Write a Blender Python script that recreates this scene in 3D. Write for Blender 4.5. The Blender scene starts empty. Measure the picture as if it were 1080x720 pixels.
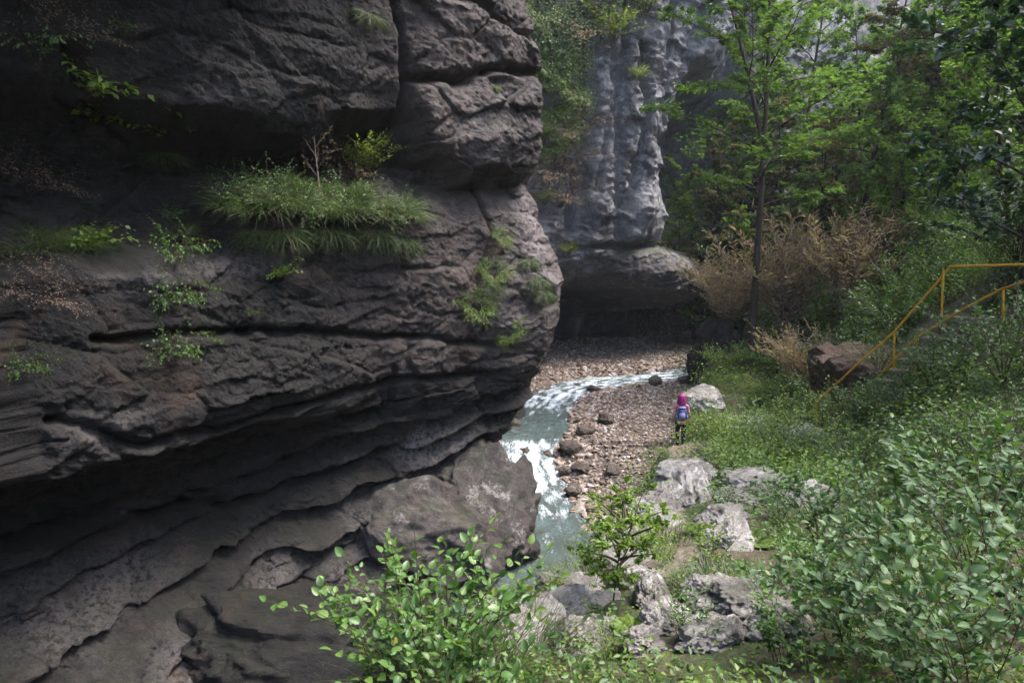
import bpy, bmesh, math, random
import numpy as np
from mathutils import Vector, Matrix, noise as mnoise
from mathutils.bvhtree import BVHTree

random.seed(7)
RNG = np.random.default_rng(11)
PI = math.pi
R = math.radians
scene = bpy.context.scene
COL = scene.collection

# ------------------------------------------------------------------ camera
CAMZ = 7.2
PITCH = math.atan(110 / 720)
cam_d = bpy.data.cameras.new('camera')
cam = bpy.data.objects.new('camera', cam_d)
COL.objects.link(cam)
cam_d.sensor_width = 36
cam_d.lens = 24
cam_d.clip_end = 2000
cam_d.clip_start = 0.05
cam.location = (0, 0, CAMZ)
cam.rotation_euler = (PI / 2 - PITCH, 0, 0)
scene.camera = cam

# ------------------------------------------------------------------ sky, sun, exposure
SUN_EL, SUN_AZ = R(62), R(92)          # azimuth clockwise from +Y (towards +X)
world = bpy.data.worlds.new('World')
scene.world = world
world.use_nodes = True
wn = world.node_tree
wn.nodes.clear()
sky = wn.nodes.new('ShaderNodeTexSky')
sky.sky_type = 'NISHITA'
sky.sun_disc = False
sky.sun_elevation = SUN_EL
sky.sun_rotation = SUN_AZ
sky.air_density = 1.0
sky.dust_density = 2.5
bgn = wn.nodes.new('ShaderNodeBackground')
bgn.inputs['Strength'].default_value = 0.15
won = wn.nodes.new('ShaderNodeOutputWorld')
wn.links.new(sky.outputs[0], bgn.inputs['Color'])
wn.links.new(bgn.outputs[0], won.inputs['Surface'])
sun_d = bpy.data.lights.new('sun', 'SUN')
sun_d.energy = 1.15
sun_d.angle = R(24)
sun_d.color = (1.0, 0.95, 0.88)
sun = bpy.data.objects.new('sun', sun_d)
COL.objects.link(sun)
sdir = Vector((math.sin(SUN_AZ) * math.cos(SUN_EL), math.cos(SUN_AZ) * math.cos(SUN_EL), math.sin(SUN_EL)))
sun.rotation_euler = (-sdir).to_track_quat('-Z', 'Y').to_euler()
scene.view_settings.view_transform = 'Standard'
scene.view_settings.look = 'None'
scene.view_settings.gamma = 1
scene.view_settings.exposure = 2.75
scene.view_settings.use_curve_mapping = False
scene.cycles.use_denoising = True
scene.cycles.max_bounces = 6
scene.cycles.diffuse_bounces = 3
scene.cycles.glossy_bounces = 2
scene.cycles.transmission_bounces = 3
scene.cycles.transparent_max_bounces = 4
scene.cycles.volume_bounces = 0
scene.cycles.use_adaptive_sampling = True
scene.cycles.adaptive_threshold = 0.02
scene.cycles.sample_clamp_indirect = 4

# ------------------------------------------------------------------ helpers: where things stand
def pix_dir(px, py):
    a, b = (px - 540) / 720, (360 - py) / 720
    return Vector((a, math.cos(PITCH) + b * math.sin(PITCH), -math.sin(PITCH) + b * math.cos(PITCH)))

def at(px, py, Y):
    d = pix_dir(px, py)
    return Vector((0, 0, CAMZ)) + d * (Y / d.y)

# ------------------------------------------------------------------ numpy noise
_prm = np.random.default_rng(5).permutation(256)
_prm = np.concatenate([_prm, _prm, _prm])
_grad = np.random.default_rng(6).normal(size=(256, 3))
_grad /= np.linalg.norm(_grad, axis=1)[:, None]

def perlin(P):
    i = np.floor(P).astype(np.int64)
    f = P - i
    u = f * f * f * (f * (f * 6 - 15) + 10)
    i &= 255
    out = 0
    for dx in (0, 1):
        wx = u[:, 0] if dx else 1 - u[:, 0]
        for dy in (0, 1):
            wy = u[:, 1] if dy else 1 - u[:, 1]
            for dz in (0, 1):
                wz = u[:, 2] if dz else 1 - u[:, 2]
                h = _prm[_prm[_prm[(i[:, 0] + dx) & 255] + ((i[:, 1] + dy) & 255)] + ((i[:, 2] + dz) & 255)]
                g = _grad[h]
                out = out + wx * wy * wz * (g[:, 0] * (f[:, 0] - dx) + g[:, 1] * (f[:, 1] - dy) + g[:, 2] * (f[:, 2] - dz))
    return out * 1.5

def fbm(P, scale=1.0, octaves=4, gain=0.5, off=0.0, ridged=False):
    P = np.asarray(P, float) * scale + off
    a, t, s = 1.0, 0, 0
    for _ in range(octaves):
        n = perlin(P)
        if ridged:
            n = 1 - 2 * np.abs(n)
        t = t + a * n
        s += a
        a *= gain
        P = P * 2.03 + 17.3
    return t / s

def cells(P, scale=1.0, off=0.0):
    """F1, F2 distances, random value of the nearest cell and its random tilt along the offset vector."""
    P = np.asarray(P, float) * scale + off
    b = np.floor(P).astype(np.int64)
    n = len(P)
    f1 = np.full(n, 9.0); f2 = np.full(n, 9.0); val = np.zeros(n); tilt = np.zeros(n)
    for dx in (-1, 0, 1):
        for dy in (-1, 0, 1):
            for dz in (-1, 0, 1):
                c = b + np.array([dx, dy, dz])
                h = _prm[_prm[_prm[c[:, 0] & 255] + (c[:, 1] & 255)] + (c[:, 2] & 255)]
                h2 = _prm[(h + 57) & 255]; h3 = _prm[(h + 113) & 255]
                q = c + np.stack([h, h2, h3], 1) / 256.0
                v = P - q
                d = np.sqrt((v * v).sum(1))
                m = d < f1
                f2 = np.where(m, f1, np.minimum(f2, d))
                f1 = np.where(m, d, f1)
                val = np.where(m, h2 / 256.0, val)
                tilt = np.where(m, (v * _grad[h3]).sum(1), tilt)
    return f1, f2, val, tilt

def sstep(a, b, x):
    t = np.clip((x - a) / (b - a), 0, 1)
    return t * t * (3 - 2 * t)

# ------------------------------------------------------------------ helpers: objects
def tag(o, label=None, cat=None, group=None, kind=None):
    if label: o['label'] = label
    if cat: o['category'] = cat
    if group: o['group'] = group
    if kind: o['kind'] = kind
    return o

def link(name, me, parent=None, loc=None):
    o = bpy.data.objects.new(name, me)
    COL.objects.link(o)
    if parent is not None: o.parent = parent
    if loc is not None: o.location = loc
    return o

def np_mesh(name, V, F, mat=None, smooth=True):
    """V (n,3), F (m,3) or (m,4) array"""
    V = np.asarray(V, np.float32); F = np.asarray(F, np.int32)
    me = bpy.data.meshes.new(name)
    k = F.shape[1]
    me.vertices.add(len(V)); me.vertices.foreach_set('co', V.ravel())
    me.loops.add(F.size); me.loops.foreach_set('vertex_index', F.ravel())
    me.polygons.add(len(F))
    me.polygons.foreach_set('loop_start', np.arange(0, F.size, k, dtype=np.int32))
    me.polygons.foreach_set('loop_total', np.full(len(F), k, np.int32))
    me.update(calc_edges=True)
    me.polygons.foreach_set('use_smooth', np.full(len(F), smooth, bool))
    if mat: me.materials.append(mat)
    me.validate()
    return me

def grid_faces(nu, nv):
    i = np.arange(nu - 1)[:, None] * nv + np.arange(nv - 1)[None, :]
    i = i.ravel()
    return np.stack([i, i + nv, i + nv + 1, i + 1], 1)

def set_attr(me, name, vals):
    a = me.attributes.new(name, 'FLOAT', 'POINT')
    a.data.foreach_set('value', np.asarray(vals, np.float32))

def tube_np(paths):
    """paths: list of (pts (n,3), radii (n,), sides) -> V, F quads"""
    Vs, Fs, base = [], [], 0
    for pts, rad, k in paths:
        pts = np.asarray(pts, float); n = len(pts)
        if n < 2: continue
        T = np.gradient(pts, axis=0)
        T /= (np.linalg.norm(T, axis=1)[:, None] + 1e-9)
        ref = np.array([0, 0, 1.0]) if abs(T[0, 2]) < 0.9 else np.array([1.0, 0, 0])
        U = np.cross(T, ref); U /= (np.linalg.norm(U, axis=1)[:, None] + 1e-9)
        W = np.cross(T, U)
        ang = np.arange(k) * 2 * PI / k
        ring = pts[:, None, :] + np.asarray(rad)[:, None, None] * (np.cos(ang)[None, :, None] * U[:, None, :] + np.sin(ang)[None, :, None] * W[:, None, :])
        Vs.append(ring.reshape(-1, 3))
        i = np.arange(n - 1)[:, None] * k; j = np.arange(k)[None, :]; j2 = (j + 1) % k
        Fs.append(np.stack([(i + j).ravel(), (i + j2).ravel(), (i + k + j2).ravel(), (i + k + j).ravel()], 1) + base)
        base += n * k
        if k >= 3:       # close the far end with a tip vertex pair
            pass
    return np.concatenate(Vs), np.concatenate(Fs)

# ------------------------------------------------------------------ materials
def new_mat(name):
    m = bpy.data.materials.new(name)
    m.use_nodes = True
    m.node_tree.nodes.clear()
    return m, m.node_tree.nodes, m.node_tree.links

class N:
    """small node graph writer"""
    def __init__(s, name):
        s.m, s.n, s.l = new_mat(name)
        s.out = s.n.new('ShaderNodeOutputMaterial')
        s.tc = s.n.new('ShaderNodeTexCoord')
        s.geo = s.n.new('ShaderNodeNewGeometry')
    def node(s, t, ins=None, **kw):
        x = s.n.new(t)
        for k, v in kw.items(): setattr(x, k, v)
        for k, v in (ins or {}).items():
            if hasattr(v, 'links') or isinstance(v, bpy.types.NodeSocket): s.l.new(v, x.inputs[k])
            else: x.inputs[k].default_value = v
        return x
    def noise(s, scale, detail=6, rough=0.6, vec=None, dist=0.0):
        return s.node('ShaderNodeTexNoise', {'Vector': vec or s.geo.outputs['Position'], 'Scale': scale, 'Detail': detail, 'Roughness': rough, 'Distortion': dist}).outputs[0]
    def vor(s, scale, feature='F1', vec=None, rnd=1.0):
        return s.node('ShaderNodeTexVoronoi', {'Vector': vec or s.geo.outputs['Position'], 'Scale': scale, 'Randomness': rnd}, feature=feature).outputs['Distance']
    def ramp(s, fac, stops, interp='LINEAR'):
        r = s.node('ShaderNodeValToRGB', {'Fac': fac})
        e = r.color_ramp.elements
        r.color_ramp.interpolation = interp
        while len(e) > 1: e.remove(e[-1])
        e[0].position, c = stops[0][0], stops[0][1]
        e[0].color = c if len(c) == 4 else (*c, 1)
        for p, c in stops[1:]:
            q = e.new(p); q.color = c if len(c) == 4 else (*c, 1)
        return r.outputs[0]
    def f(s, fac, a, b):          # float ramp 0..1 between a and b
        return s.node('ShaderNodeMapRange', {'Value': fac, 'From Min': a, 'From Max': b}, clamp=True).outputs[0]
    def math(s, op, a, b=0.0, c=0.0):
        return s.node('ShaderNodeMath', {0: a, 1: b, 2: c}, operation=op).outputs[0]
    def mix(s, fac, a, b, blend='MIX'):
        x = s.node('ShaderNodeMix', data_type='RGBA', blend_type=blend)
        for k, v in ((0, fac), (6, a), (7, b)):
            if isinstance(v, bpy.types.NodeSocket): s.l.new(v, x.inputs[k])
            else: x.inputs[k].default_value = v if not isinstance(v, tuple) or len(v) == 4 else (*v, 1)
        return x.outputs[2]
    def attr(s, name):
        return s.node('ShaderNodeAttribute', attribute_name=name).outputs['Fac']
    def bump(s, h, strength, dist, normal=None):
        ins = {'Height': h, 'Strength': strength, 'Distance': dist}
        if normal: ins['Normal'] = normal
        return s.node('ShaderNodeBump', ins).outputs[0]
    def principled(s, **ins):
        names = {'color': 'Base Color', 'rough': 'Roughness', 'normal': 'Normal', 'spec': 'Specular IOR Level', 'metal': 'Metallic', 'trans': 'Transmission Weight', 'ior': 'IOR', 'alpha': 'Alpha', 'coat': 'Coat Weight', 'sheen': 'Sheen Weight'}
        d = {}
        for k, v in ins.items():
            if k == 'color' and isinstance(v, tuple) and len(v) == 3: v = (*v, 1)
            d[names[k]] = v
        return s.node('ShaderNodeBsdfPrincipled', d).outputs[0]
    def done(s, sh):
        s.l.new(sh, s.out.inputs['Surface'])
        return s.m

def rock_material(name, dark, mid, light, pale, moss=0.5, fleck=0.6, pale_amt=0.5, scale=1.0, rust=0.0, rough=0.75, streak=0.0, paleattr=None):
    g = N(name)
    P = g.geo.outputs['Position']
    n1 = g.noise(0.45 * scale, 8, 0.62)
    n2 = g.noise(3.2 * scale, 8, 0.7, dist=0.4)
    n3 = g.noise(17 * scale, 6, 0.7)
    c = g.mix(g.f(n1, 0.36, 0.64), dark, mid)
    c = g.mix(g.math('MULTIPLY', g.f(n2, 0.45, 0.68), 0.8), c, light)
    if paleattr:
        c = g.mix(g.attr('painted_lit'), c, g.mix(1.0, g.mix(0.35, c, light), (6.2, 6.0, 6.3, 1), 'MULTIPLY'))  # light falloff painted in: rock colour brightened on the lit part
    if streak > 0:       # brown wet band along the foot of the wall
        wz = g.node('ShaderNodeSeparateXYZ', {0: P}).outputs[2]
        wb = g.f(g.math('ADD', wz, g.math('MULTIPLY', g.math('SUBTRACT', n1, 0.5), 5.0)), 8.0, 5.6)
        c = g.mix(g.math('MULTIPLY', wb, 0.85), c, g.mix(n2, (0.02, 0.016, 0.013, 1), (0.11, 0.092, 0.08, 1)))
    if streak > 0:       # vertical stains
        mp = g.node('ShaderNodeMapping', {'Vector': P, 'Scale': (2.2, 2.2, 0.22)}).outputs[0]
        st = g.noise(1.0 * scale, 6, 0.6, vec=mp)
        c = g.mix(g.math('MULTIPLY', g.f(st, 0.52, 0.7), streak), c, dark)
        c = g.mix(g.math('MULTIPLY', g.f(st, 0.47, 0.3), streak * 0.6), c, light)
    if rust > 0:
        nr = g.noise(0.8 * scale, 5, 0.65, dist=0.6)
        c = g.mix(g.math('MULTIPLY', g.f(nr, 0.55, 0.72), rust), c, (0.16, 0.085, 0.05, 1))
    # pale lichen / fresh limestone patches with hard broken edges
    np_ = g.noise(1.1 * scale, 10, 0.78, dist=0.2)
    pa = g.f(np_, 0.60 - 0.1 * pale_amt, 0.66 - 0.1 * pale_amt)
    nf = g.noise(9 * scale, 6, 0.8)
    pa = g.math('MULTIPLY', pa, g.f(nf, 0.42, 0.56))
    if paleattr:
        pa = g.math('MULTIPLY', g.math('ADD', g.math('MULTIPLY', pa, 0.08), g.math('MULTIPLY', g.f(nf, 0.42, 0.52), g.math('MULTIPLY', g.attr(paleattr), 1.6))), 1.0)  # attribute spots: pale rock, plus lit patches painted into the colour
    c = g.mix(pa, c, pale)
    # small pale flecks and dark pits
    sp = g.noise(38 * scale, 3, 0.6)
    c = g.mix(g.math('MULTIPLY', g.f(sp, 0.60, 0.68), g.math('MULTIPLY', g.f(n2, 0.4, 0.6), fleck)), c, pale)
    pit = g.vor(11 * scale)
    c = g.mix(g.math('MULTIPLY', g.f(pit, 0.22, 0.05), 0.6), c, dark)
    # fine variation
    c = g.mix(g.f(n3, 0.3, 0.75), g.mix(1.0, c, (0.62, 0.6, 0.6, 1), 'MULTIPLY'), c)
    # moss on upward facing parts
    if moss > 0:
        nz = g.node('ShaderNodeSeparateXYZ', {0: g.geo.outputs['Normal']}).outputs[2]
        mn = g.noise(1.7 * scale, 7, 0.7)
        up = g.math('ADD', nz, g.math('MULTIPLY', g.math('SUBTRACT', mn, 0.5), 2.2))
        mf = g.math('MULTIPLY', g.f(up, 0.62, 1.0), moss)
        mc = g.mix(g.f(n3, 0.35, 0.65), (0.018, 0.026, 0.008, 1), (0.06, 0.085, 0.022, 1))
        c = g.mix(mf, c, mc)
    h1 = g.noise(6 * scale, 10, 0.72, dist=0.3)
    h2 = g.noise(15 * scale, 6, 0.6, dist=0.8)
    h3 = g.noise(40 * scale, 5, 0.7)
    b = g.bump(h1, 1.0, 0.15 / scale)
    b = g.bump(h2, 0.5, 0.03 / scale, b)
    b = g.bump(h3, 1.0, 0.03 / scale, b)
    rg = g.f(n2, 0.2, 0.8)
    rr = g.math('MULTIPLY_ADD', rg, 0.3, rough - 0.15)
    return g.done(g.principled(color=c, rough=rr, normal=b, spec=0.4))

def leaf_material(name, c1, c2, c3, trans=0.35, rough=0.45, spec=0.4, yellow=0.0):
    g = N(name)
    r = g.geo.outputs['Random Per Island']
    c = g.ramp(r, [(0.0, c1), (0.5, c2), (1.0, c3)])
    if yellow > 0:
        c = g.mix(g.f(g.math('FRACT', g.math('MULTIPLY', r, 37.0)), 1 - yellow, 1 - yellow + 0.01), c, (0.28, 0.22, 0.03, 1))
    nn = g.noise(0.9, 3, 0.6)
    c = g.mix(g.math('MULTIPLY', g.f(nn, 0.35, 0.7), 0.5), c, g.mix(1.0, c, (0.75, 0.7, 0.5, 1), 'MULTIPLY'))
    p = g.principled(color=c, rough=rough, spec=spec)
    tc = g.mix(1.0, c, (1.3, 1.5, 0.6, 1), 'MULTIPLY')
    t = g.node('ShaderNodeBsdfTranslucent', {'Color': tc}).outputs[0]
    mx = g.node('ShaderNodeMixShader', {0: trans, 1: p, 2: t}).outputs[0]
    return g.done(mx)

def simple(name, color, rough=0.6, spec=0.5, metal=0.0, var=0.25, vs=8.0, bump=0.0):
    g = N(name)
    n = g.noise(vs, 6, 0.65)
    c = g.mix(g.math('MULTIPLY', g.f(n, 0.3, 0.75), var), color, tuple(x * 0.4 for x in color[:3]))
    kw = dict(color=c, rough=rough, spec=spec, metal=metal)
    if bump: kw['normal'] = g.bump(n, 0.6, bump)
    return g.done(g.principled(**kw))

M = {}
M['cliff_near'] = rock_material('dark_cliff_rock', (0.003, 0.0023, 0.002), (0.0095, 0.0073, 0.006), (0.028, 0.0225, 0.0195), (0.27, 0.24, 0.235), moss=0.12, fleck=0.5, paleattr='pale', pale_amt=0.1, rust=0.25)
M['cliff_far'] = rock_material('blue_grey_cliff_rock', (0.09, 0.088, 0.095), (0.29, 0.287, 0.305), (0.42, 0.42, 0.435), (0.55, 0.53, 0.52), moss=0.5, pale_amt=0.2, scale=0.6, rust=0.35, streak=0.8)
M['boulder'] = rock_material('brown_boulder_rock', (0.03, 0.025, 0.022), (0.085, 0.07, 0.062), (0.17, 0.145, 0.135), (0.40, 0.37, 0.35), moss=0.3, pale_amt=0.6, rust=0.3)
M['limestone'] = rock_material('pale_limestone', (0.12, 0.10, 0.08), (0.50, 0.455, 0.42), (0.66, 0.61, 0.58), (0.78, 0.74, 0.72), moss=0.4, pale_amt=0.8, scale=2.2, rust=0.25)
M['red_rock'] = rock_material('reddish_rock', (0.06, 0.03, 0.02), (0.17, 0.09, 0.06), (0.24, 0.15, 0.11), (0.32, 0.26, 0.22), moss=0.3, pale_amt=0.1)
M['river_rock'] = rock_material('wet_river_rock', (0.05, 0.035, 0.028), (0.12, 0.088, 0.068), (0.2, 0.16, 0.13), (0.3, 0.27, 0.24), moss=0.0, pale_amt=0.1, rough=0.5)
M['bark'] = simple('dark_bark', (0.04, 0.03, 0.022), 0.9, 0.2, var=0.6, vs=14, bump=0.03)
M['twig'] = simple('brown_twig', (0.06, 0.035, 0.025), 0.7, 0.3, var=0.5, vs=20)
M['palebark'] = simple('grey_brown_bark', (0.13, 0.10, 0.08), 0.9, 0.2, var=0.5, vs=18)
M['leaf'] = leaf_material('green_leaf', (0.035, 0.08, 0.015), (0.055, 0.12, 0.022), (0.09, 0.16, 0.035))
M['leaf_hill'] = leaf_material('soft_green_forest_leaf', (0.065, 0.115, 0.028), (0.09, 0.155, 0.035), (0.125, 0.185, 0.045), trans=0.4, rough=0.7, spec=0.15)
M['leaf_hill_rust'] = leaf_material('soft_rusty_forest_leaf', (0.075, 0.08, 0.035), (0.11, 0.095, 0.05), (0.15, 0.11, 0.07), trans=0.35, rough=0.8, spec=0.1)
M['leaf_bright'] = leaf_material('bright_green_leaf', (0.07, 0.13, 0.018), (0.11, 0.18, 0.025), (0.16, 0.215, 0.035), trans=0.42)
M['leaf_lime'] = leaf_material('yellow_green_leaf', (0.10, 0.16, 0.02), (0.15, 0.21, 0.03), (0.20, 0.23, 0.04), trans=0.42)
M['leaf_dark'] = leaf_material('dark_green_leaf', (0.012, 0.03, 0.01), (0.02, 0.05, 0.016), (0.035, 0.075, 0.022), trans=0.28)
M['leaf_gloss'] = leaf_material('glossy_green_leaf', (0.035, 0.07, 0.028), (0.055, 0.11, 0.04), (0.085, 0.14, 0.055), trans=0.3, rough=0.5, spec=0.3, yellow=0.006)
M['leaf_fore'] = leaf_material('fresh_oval_leaf', (0.045, 0.10, 0.022), (0.07, 0.145, 0.032), (0.11, 0.18, 0.04), trans=0.3, rough=0.4, spec=0.4, yellow=0.006)
M['leaf_dry'] = leaf_material('dry_brown_foliage', (0.19, 0.135, 0.11), (0.27, 0.195, 0.165), (0.34, 0.255, 0.22), trans=0.3, rough=0.8, spec=0.1)
M['leaf_rust'] = leaf_material('rusty_green_foliage', (0.05, 0.05, 0.025), (0.085, 0.075, 0.04), (0.12, 0.085, 0.055), trans=0.3, rough=0.7, spec=0.2)
M['grass'] = leaf_material('grass_blade', (0.028, 0.055, 0.014), (0.05, 0.085, 0.022), (0.11, 0.105, 0.05), trans=0.35, rough=0.5)

# ------------------------------------------------------------------ the river and the shape of the land
RIV = np.array([  # x, y, water level, half width
    (30, 44, 0.35, 1.6), (20, 41, 0.3, 1.6), (13.5, 37.8, 0.22, 1.6), (9.5, 35.2, 0.12, 1.35), (6.2, 33.9, 0.08, 1.2), (3.6, 32.6, 0.03, 1.2), (1.9, 30.0, 0.0, 1.1),
    (1.25, 27.2, -0.02, 1.2), (0.85, 25.0, -0.05, 1.3), (0.6, 23.6, -0.12, 1.1), (0.6, 22.0, -0.5, 0.95), (0.85, 20.2, -0.74, 0.9),
    (1.1, 18.2, -0.82, 1.0), (0.9, 15.6, -0.9, 1.5), (-1.6, 12.8, -1.0, 1.4), (-4.6, 9.4, -1.1, 1.4), (-8.5, 4.2, -1.3, 1.5), (-14, -3, -1.5, 1.6), (-24, -14, -1.6, 1.6)])

def dense_curve(P, step=0.25):
    P = np.asarray(P, float)
    out = []
    n = len(P)
    for i in range(n - 1):
        p0, p1, p2, p3 = P[max(i - 1, 0)], P[i], P[i + 1], P[min(i + 2, n - 1)]
        k = max(2, int(np.linalg.norm((p2 - p1)[:2]) / step))
        t = (np.arange(k) / k)[:, None]
        out.append(0.5 * ((2 * p1) + (-p0 + p2) * t + (2 * p0 - 5 * p1 + 4 * p2 - p3) * t ** 2 + (-p0 + 3 * p1 - 3 * p2 + p3) * t ** 3))
    out.append(P[-1:])
    return np.concatenate(out)

RIVD = dense_curve(RIV, 0.3)

def river_info(x, y):
    """distance to river centre minus half width, water level"""
    d = np.full(x.shape, 1e9); lev = np.zeros(x.shape)
    for k in range(len(RIVD)):
        dd = np.hypot(x - RIVD[k, 0], y - RIVD[k, 1]) - RIVD[k, 3]
        m = dd < d
        d = np.where(m, dd, d); lev = np.where(m, RIVD[k, 2], lev)
    return d, lev

EDGE_Y = [-30, -5, 2, 4, 6, 9, 11, 14, 18, 21, 25, 29, 32, 35, 38, 42, 50, 70]
EDGE_X = [-12, -4, -1.9, -1.0, -0.05, 0.8, 2.0, 2.9, 3.8, 5.3, 6.7, 8.4, 9.9, 12.2, 17, 24, 34, 50]
CL1 = [(-34, -22), (-22, -8), (-15, 0), (-11, 5), (-8.4, 9.0), (-6.0, 12.0), (-3.7, 14.3), (-1.6, 16.0), (-0.1, 17.4), (0.35, 18.8), (-0.2, 20.6), (-0.95, 22.6), (-0.75, 25.4),
       (-0.1, 28.2), (0.2, 31), (-0.8, 34), (-2.5, 36), (-6, 38)]
CL2 = [(-8, 33.5), (-3, 34.5), (0.3, 35.0), (2.4, 35.8), (4.4, 37.0), (6.3, 38.2), (8.2, 39.6), (9.8, 42), (11.0, 46), (13.5, 50), (18, 52.5), (24, 55), (34, 60), (48, 66)]
CL1D, CL2D = dense_curve(CL1, 0.1), dense_curve(CL2, 0.2)

def signed_side(x, y, C):
    """distance behind (positive) a polyline seen from the gorge"""
    best = np.full(x.shape, 1e9); sg = np.zeros(x.shape)
    for k in range(0, len(C) - 1, 2):
        a, b = C[k], C[min(k + 2, len(C) - 1)]
        t = b - a; L = np.hypot(*t) + 1e-9
        u = np.clip(((x - a[0]) * t[0] + (y - a[1]) * t[1]) / L ** 2, 0, 1)
        dx, dy = x - (a[0] + u * t[0]), y - (a[1] + u * t[1])
        d = np.hypot(dx, dy)
        m = d < best
        s = t[0] * dy - t[1] * dx      # left of the direction of travel = behind
        best = np.where(m, d, best); sg = np.where(m, np.sign(s), sg)
    return best * sg

def land(x, y, detail=True):
    shp = x.shape
    x = x.ravel(); y = y.ravel()
    rd, lev = river_info(x, y)
    P = np.stack([x, y, np.zeros_like(x)], 1)
    wob = fbm(P, 0.35, 3) * 0.6
    xe = np.interp(y, EDGE_Y, EDGE_X) + wob * 0.7
    # bed and beach
    beach = lev + np.interp(rd, [-1.5, -0.4, 0.0, 0.5, 2.5, 6, 14], [-0.55, -0.3, 0.0, 0.12, 0.3, 0.5, 0.6])
    beach = np.where(y < 16, np.minimum(beach, lev + 0.4), beach)
    # bank
    bz = np.interp(y, [-30, -6, 0, 2, 21, 25, 29, 33, 40, 60], [8.2, 6.9, 5.4, 4.9, 0.75, 1.0, 1.9, 3.2, 5.0, 12])
    d = x - xe
    far = sstep(5, 14, y)
    lat = 0.10 * np.clip(d, 0, 4.2) + np.clip(d - 4.2, 0, 4) * (0.35 + 0.75 * far) + np.clip(d - 8.2, 0, 60) * 0.62
    bank = bz + lat
    w = np.interp(y, [0, 12, 20, 26, 33, 45], [1.6, 1.8, 1.2, 1.6, 1.5, 4])
    t = sstep(-0.0, 1, (d + w * 0.6) / w)
    z = beach * (1 - t) + bank * t
    # the valley closes behind with a steep wooded slope
    back = np.clip((y - 43) + 0.15 * (x - 12), 0, 200) * 0.72
    z = np.where(x > 8, np.maximum(z, np.minimum(z + back, 60)), z)
    # high ground behind both cliffs
    s1 = signed_side(x, y, CL1D[::3]); s2 = signed_side(x, y, CL2D[::2])
    up1 = sstep(5, 8, s1) * (y < 36); up2 = sstep(11, 16, s2) * (y > 30)
    z = z * (1 - up1) + 25 * up1
    hill2 = 24 + np.clip(y - 40, 0, 100) * 0.35
    up2 = up2 * (1 - sstep(14, 22, x))
    z = z * (1 - up2) + hill2 * up2
    z += 0.5 * fbm(P, 0.12, 3, off=3.1) * sstep(2, 8, d)
    if detail:
        m = t * sstep(-3, 1, d)
        z += (0.15 * fbm(P, 0.8, 4, off=9.0) + 0.05 * fbm(P, 4.0, 4)) * (0.25 + 0.75 * m)
        z += 0.04 * fbm(P, 5, 3, off=4) * (1 - t)
        f1, f2, v, tl = cells(P, 0.9, 3.3)
        z += (0.05 * tl + 0.03 * v) * m * sstep(0.35, 0.6, v)
    return z.reshape(shp), t.reshape(shp), rd.reshape(shp), d.reshape(shp)

# ---- ground: one sheet to the horizon, fine near the camera
def axis(parts):
    out = [parts[0][0]]
    for a, b, st in parts:
        n = max(1, int(round((b - a) / st)))
        out += list(a + (b - a) * (np.arange(1, n + 1) / n))
    return np.array(out)
gx = axis([(-100, -60, 10), (-60, -12, 3), (-12, -2, 0.5), (-2, 10, 0.075), (10, 18, 0.2), (18, 60, 1.2), (60, 120, 10)])
gy = axis([(-60, -30, 10), (-30, -2, 2), (-2, 2, 0.3), (2, 24, 0.08), (24, 42, 0.16), (42, 110, 1.5), (110, 150, 10)])
GX, GY = np.meshgrid(gx, gy, indexing='ij')
GZ, GT, GR, GD = land(GX, GY)
GV = np.stack([GX.ravel(), GY.ravel(), GZ.ravel()], 1)
ground_me = np_mesh('ground', GV, grid_faces(len(gx), len(gy)))
set_attr(ground_me, 'bank', GT.ravel())
pathx = np.interp(GY, [0, 5, 8, 11, 14, 17, 20, 23], [0.6, 1.3, 1.85, 2.55, 3.6, 4.4, 5.1, 5.6])
pth = np.clip(1 - np.abs(GX - pathx) / (0.34 + 0.012 * GY), 0, 1) * sstep(4.6, 6.2, GY)
set_attr(ground_me, 'path', pth.ravel())

g = N('ground_soil_and_gravel')
bank = g.attr('bank'); path = g.attr('path')
v = g.vor(9.0); v2 = g.vor(21.0)
rc = g.node('ShaderNodeTexVoronoi', {'Vector': g.geo.outputs['Position'], 'Scale': 9.0}).outputs['Color']
rcs = g.node('ShaderNodeSeparateColor', {0: rc}).outputs[0]
gravel = g.ramp(rcs, [(0, (0.06, 0.043, 0.033)), (0.5, (0.13, 0.098, 0.078)), (1, (0.22, 0.18, 0.155))])
gravel = g.mix(g.math('MULTIPLY', g.f(v, 0.35, 0.6), 0.8), gravel, (0.03, 0.022, 0.018, 1))
n1 = g.noise(1.3, 7, 0.65); n2 = g.noise(14, 6, 0.7)
soil = g.mix(g.f(n2, 0.3, 0.7), (0.035, 0.026, 0.016, 1), (0.095, 0.07, 0.048, 1))
soil = g.mix(g.math('MULTIPLY', g.f(n1, 0.42, 0.58), 0.85), soil, g.mix(g.f(n2, 0.35, 0.65), (0.02, 0.032, 0.008, 1), (0.055, 0.08, 0.02, 1)))
pcol = g.mix(g.f(n2, 0.35, 0.65), (0.10, 0.072, 0.05, 1), (0.2, 0.16, 0.125, 1))
soil = g.mix(g.f(g.math('ADD', path, g.math('MULTIPLY', g.math('SUBTRACT', n2, 0.5), 0.8)), 0.3, 0.5), soil, pcol)
nb = g.math('ADD', bank, g.math('MULTIPLY', g.math('SUBTRACT', n1, 0.5), 0.35))
c = g.mix(g.f(nb, 0.25, 0.45), gravel, soil)
hh = g.math('ADD', g.math('MULTIPLY', g.math('SUBTRACT', 1.0, v), 0.5), g.math('MULTIPLY', n2, 0.6))
b = g.bump(hh, 0.9, 0.06)
M['ground'] = g.done(g.principled(color=c, rough=0.85, normal=b, spec=0.3))
ground_me.materials.append(M['ground'])
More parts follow.
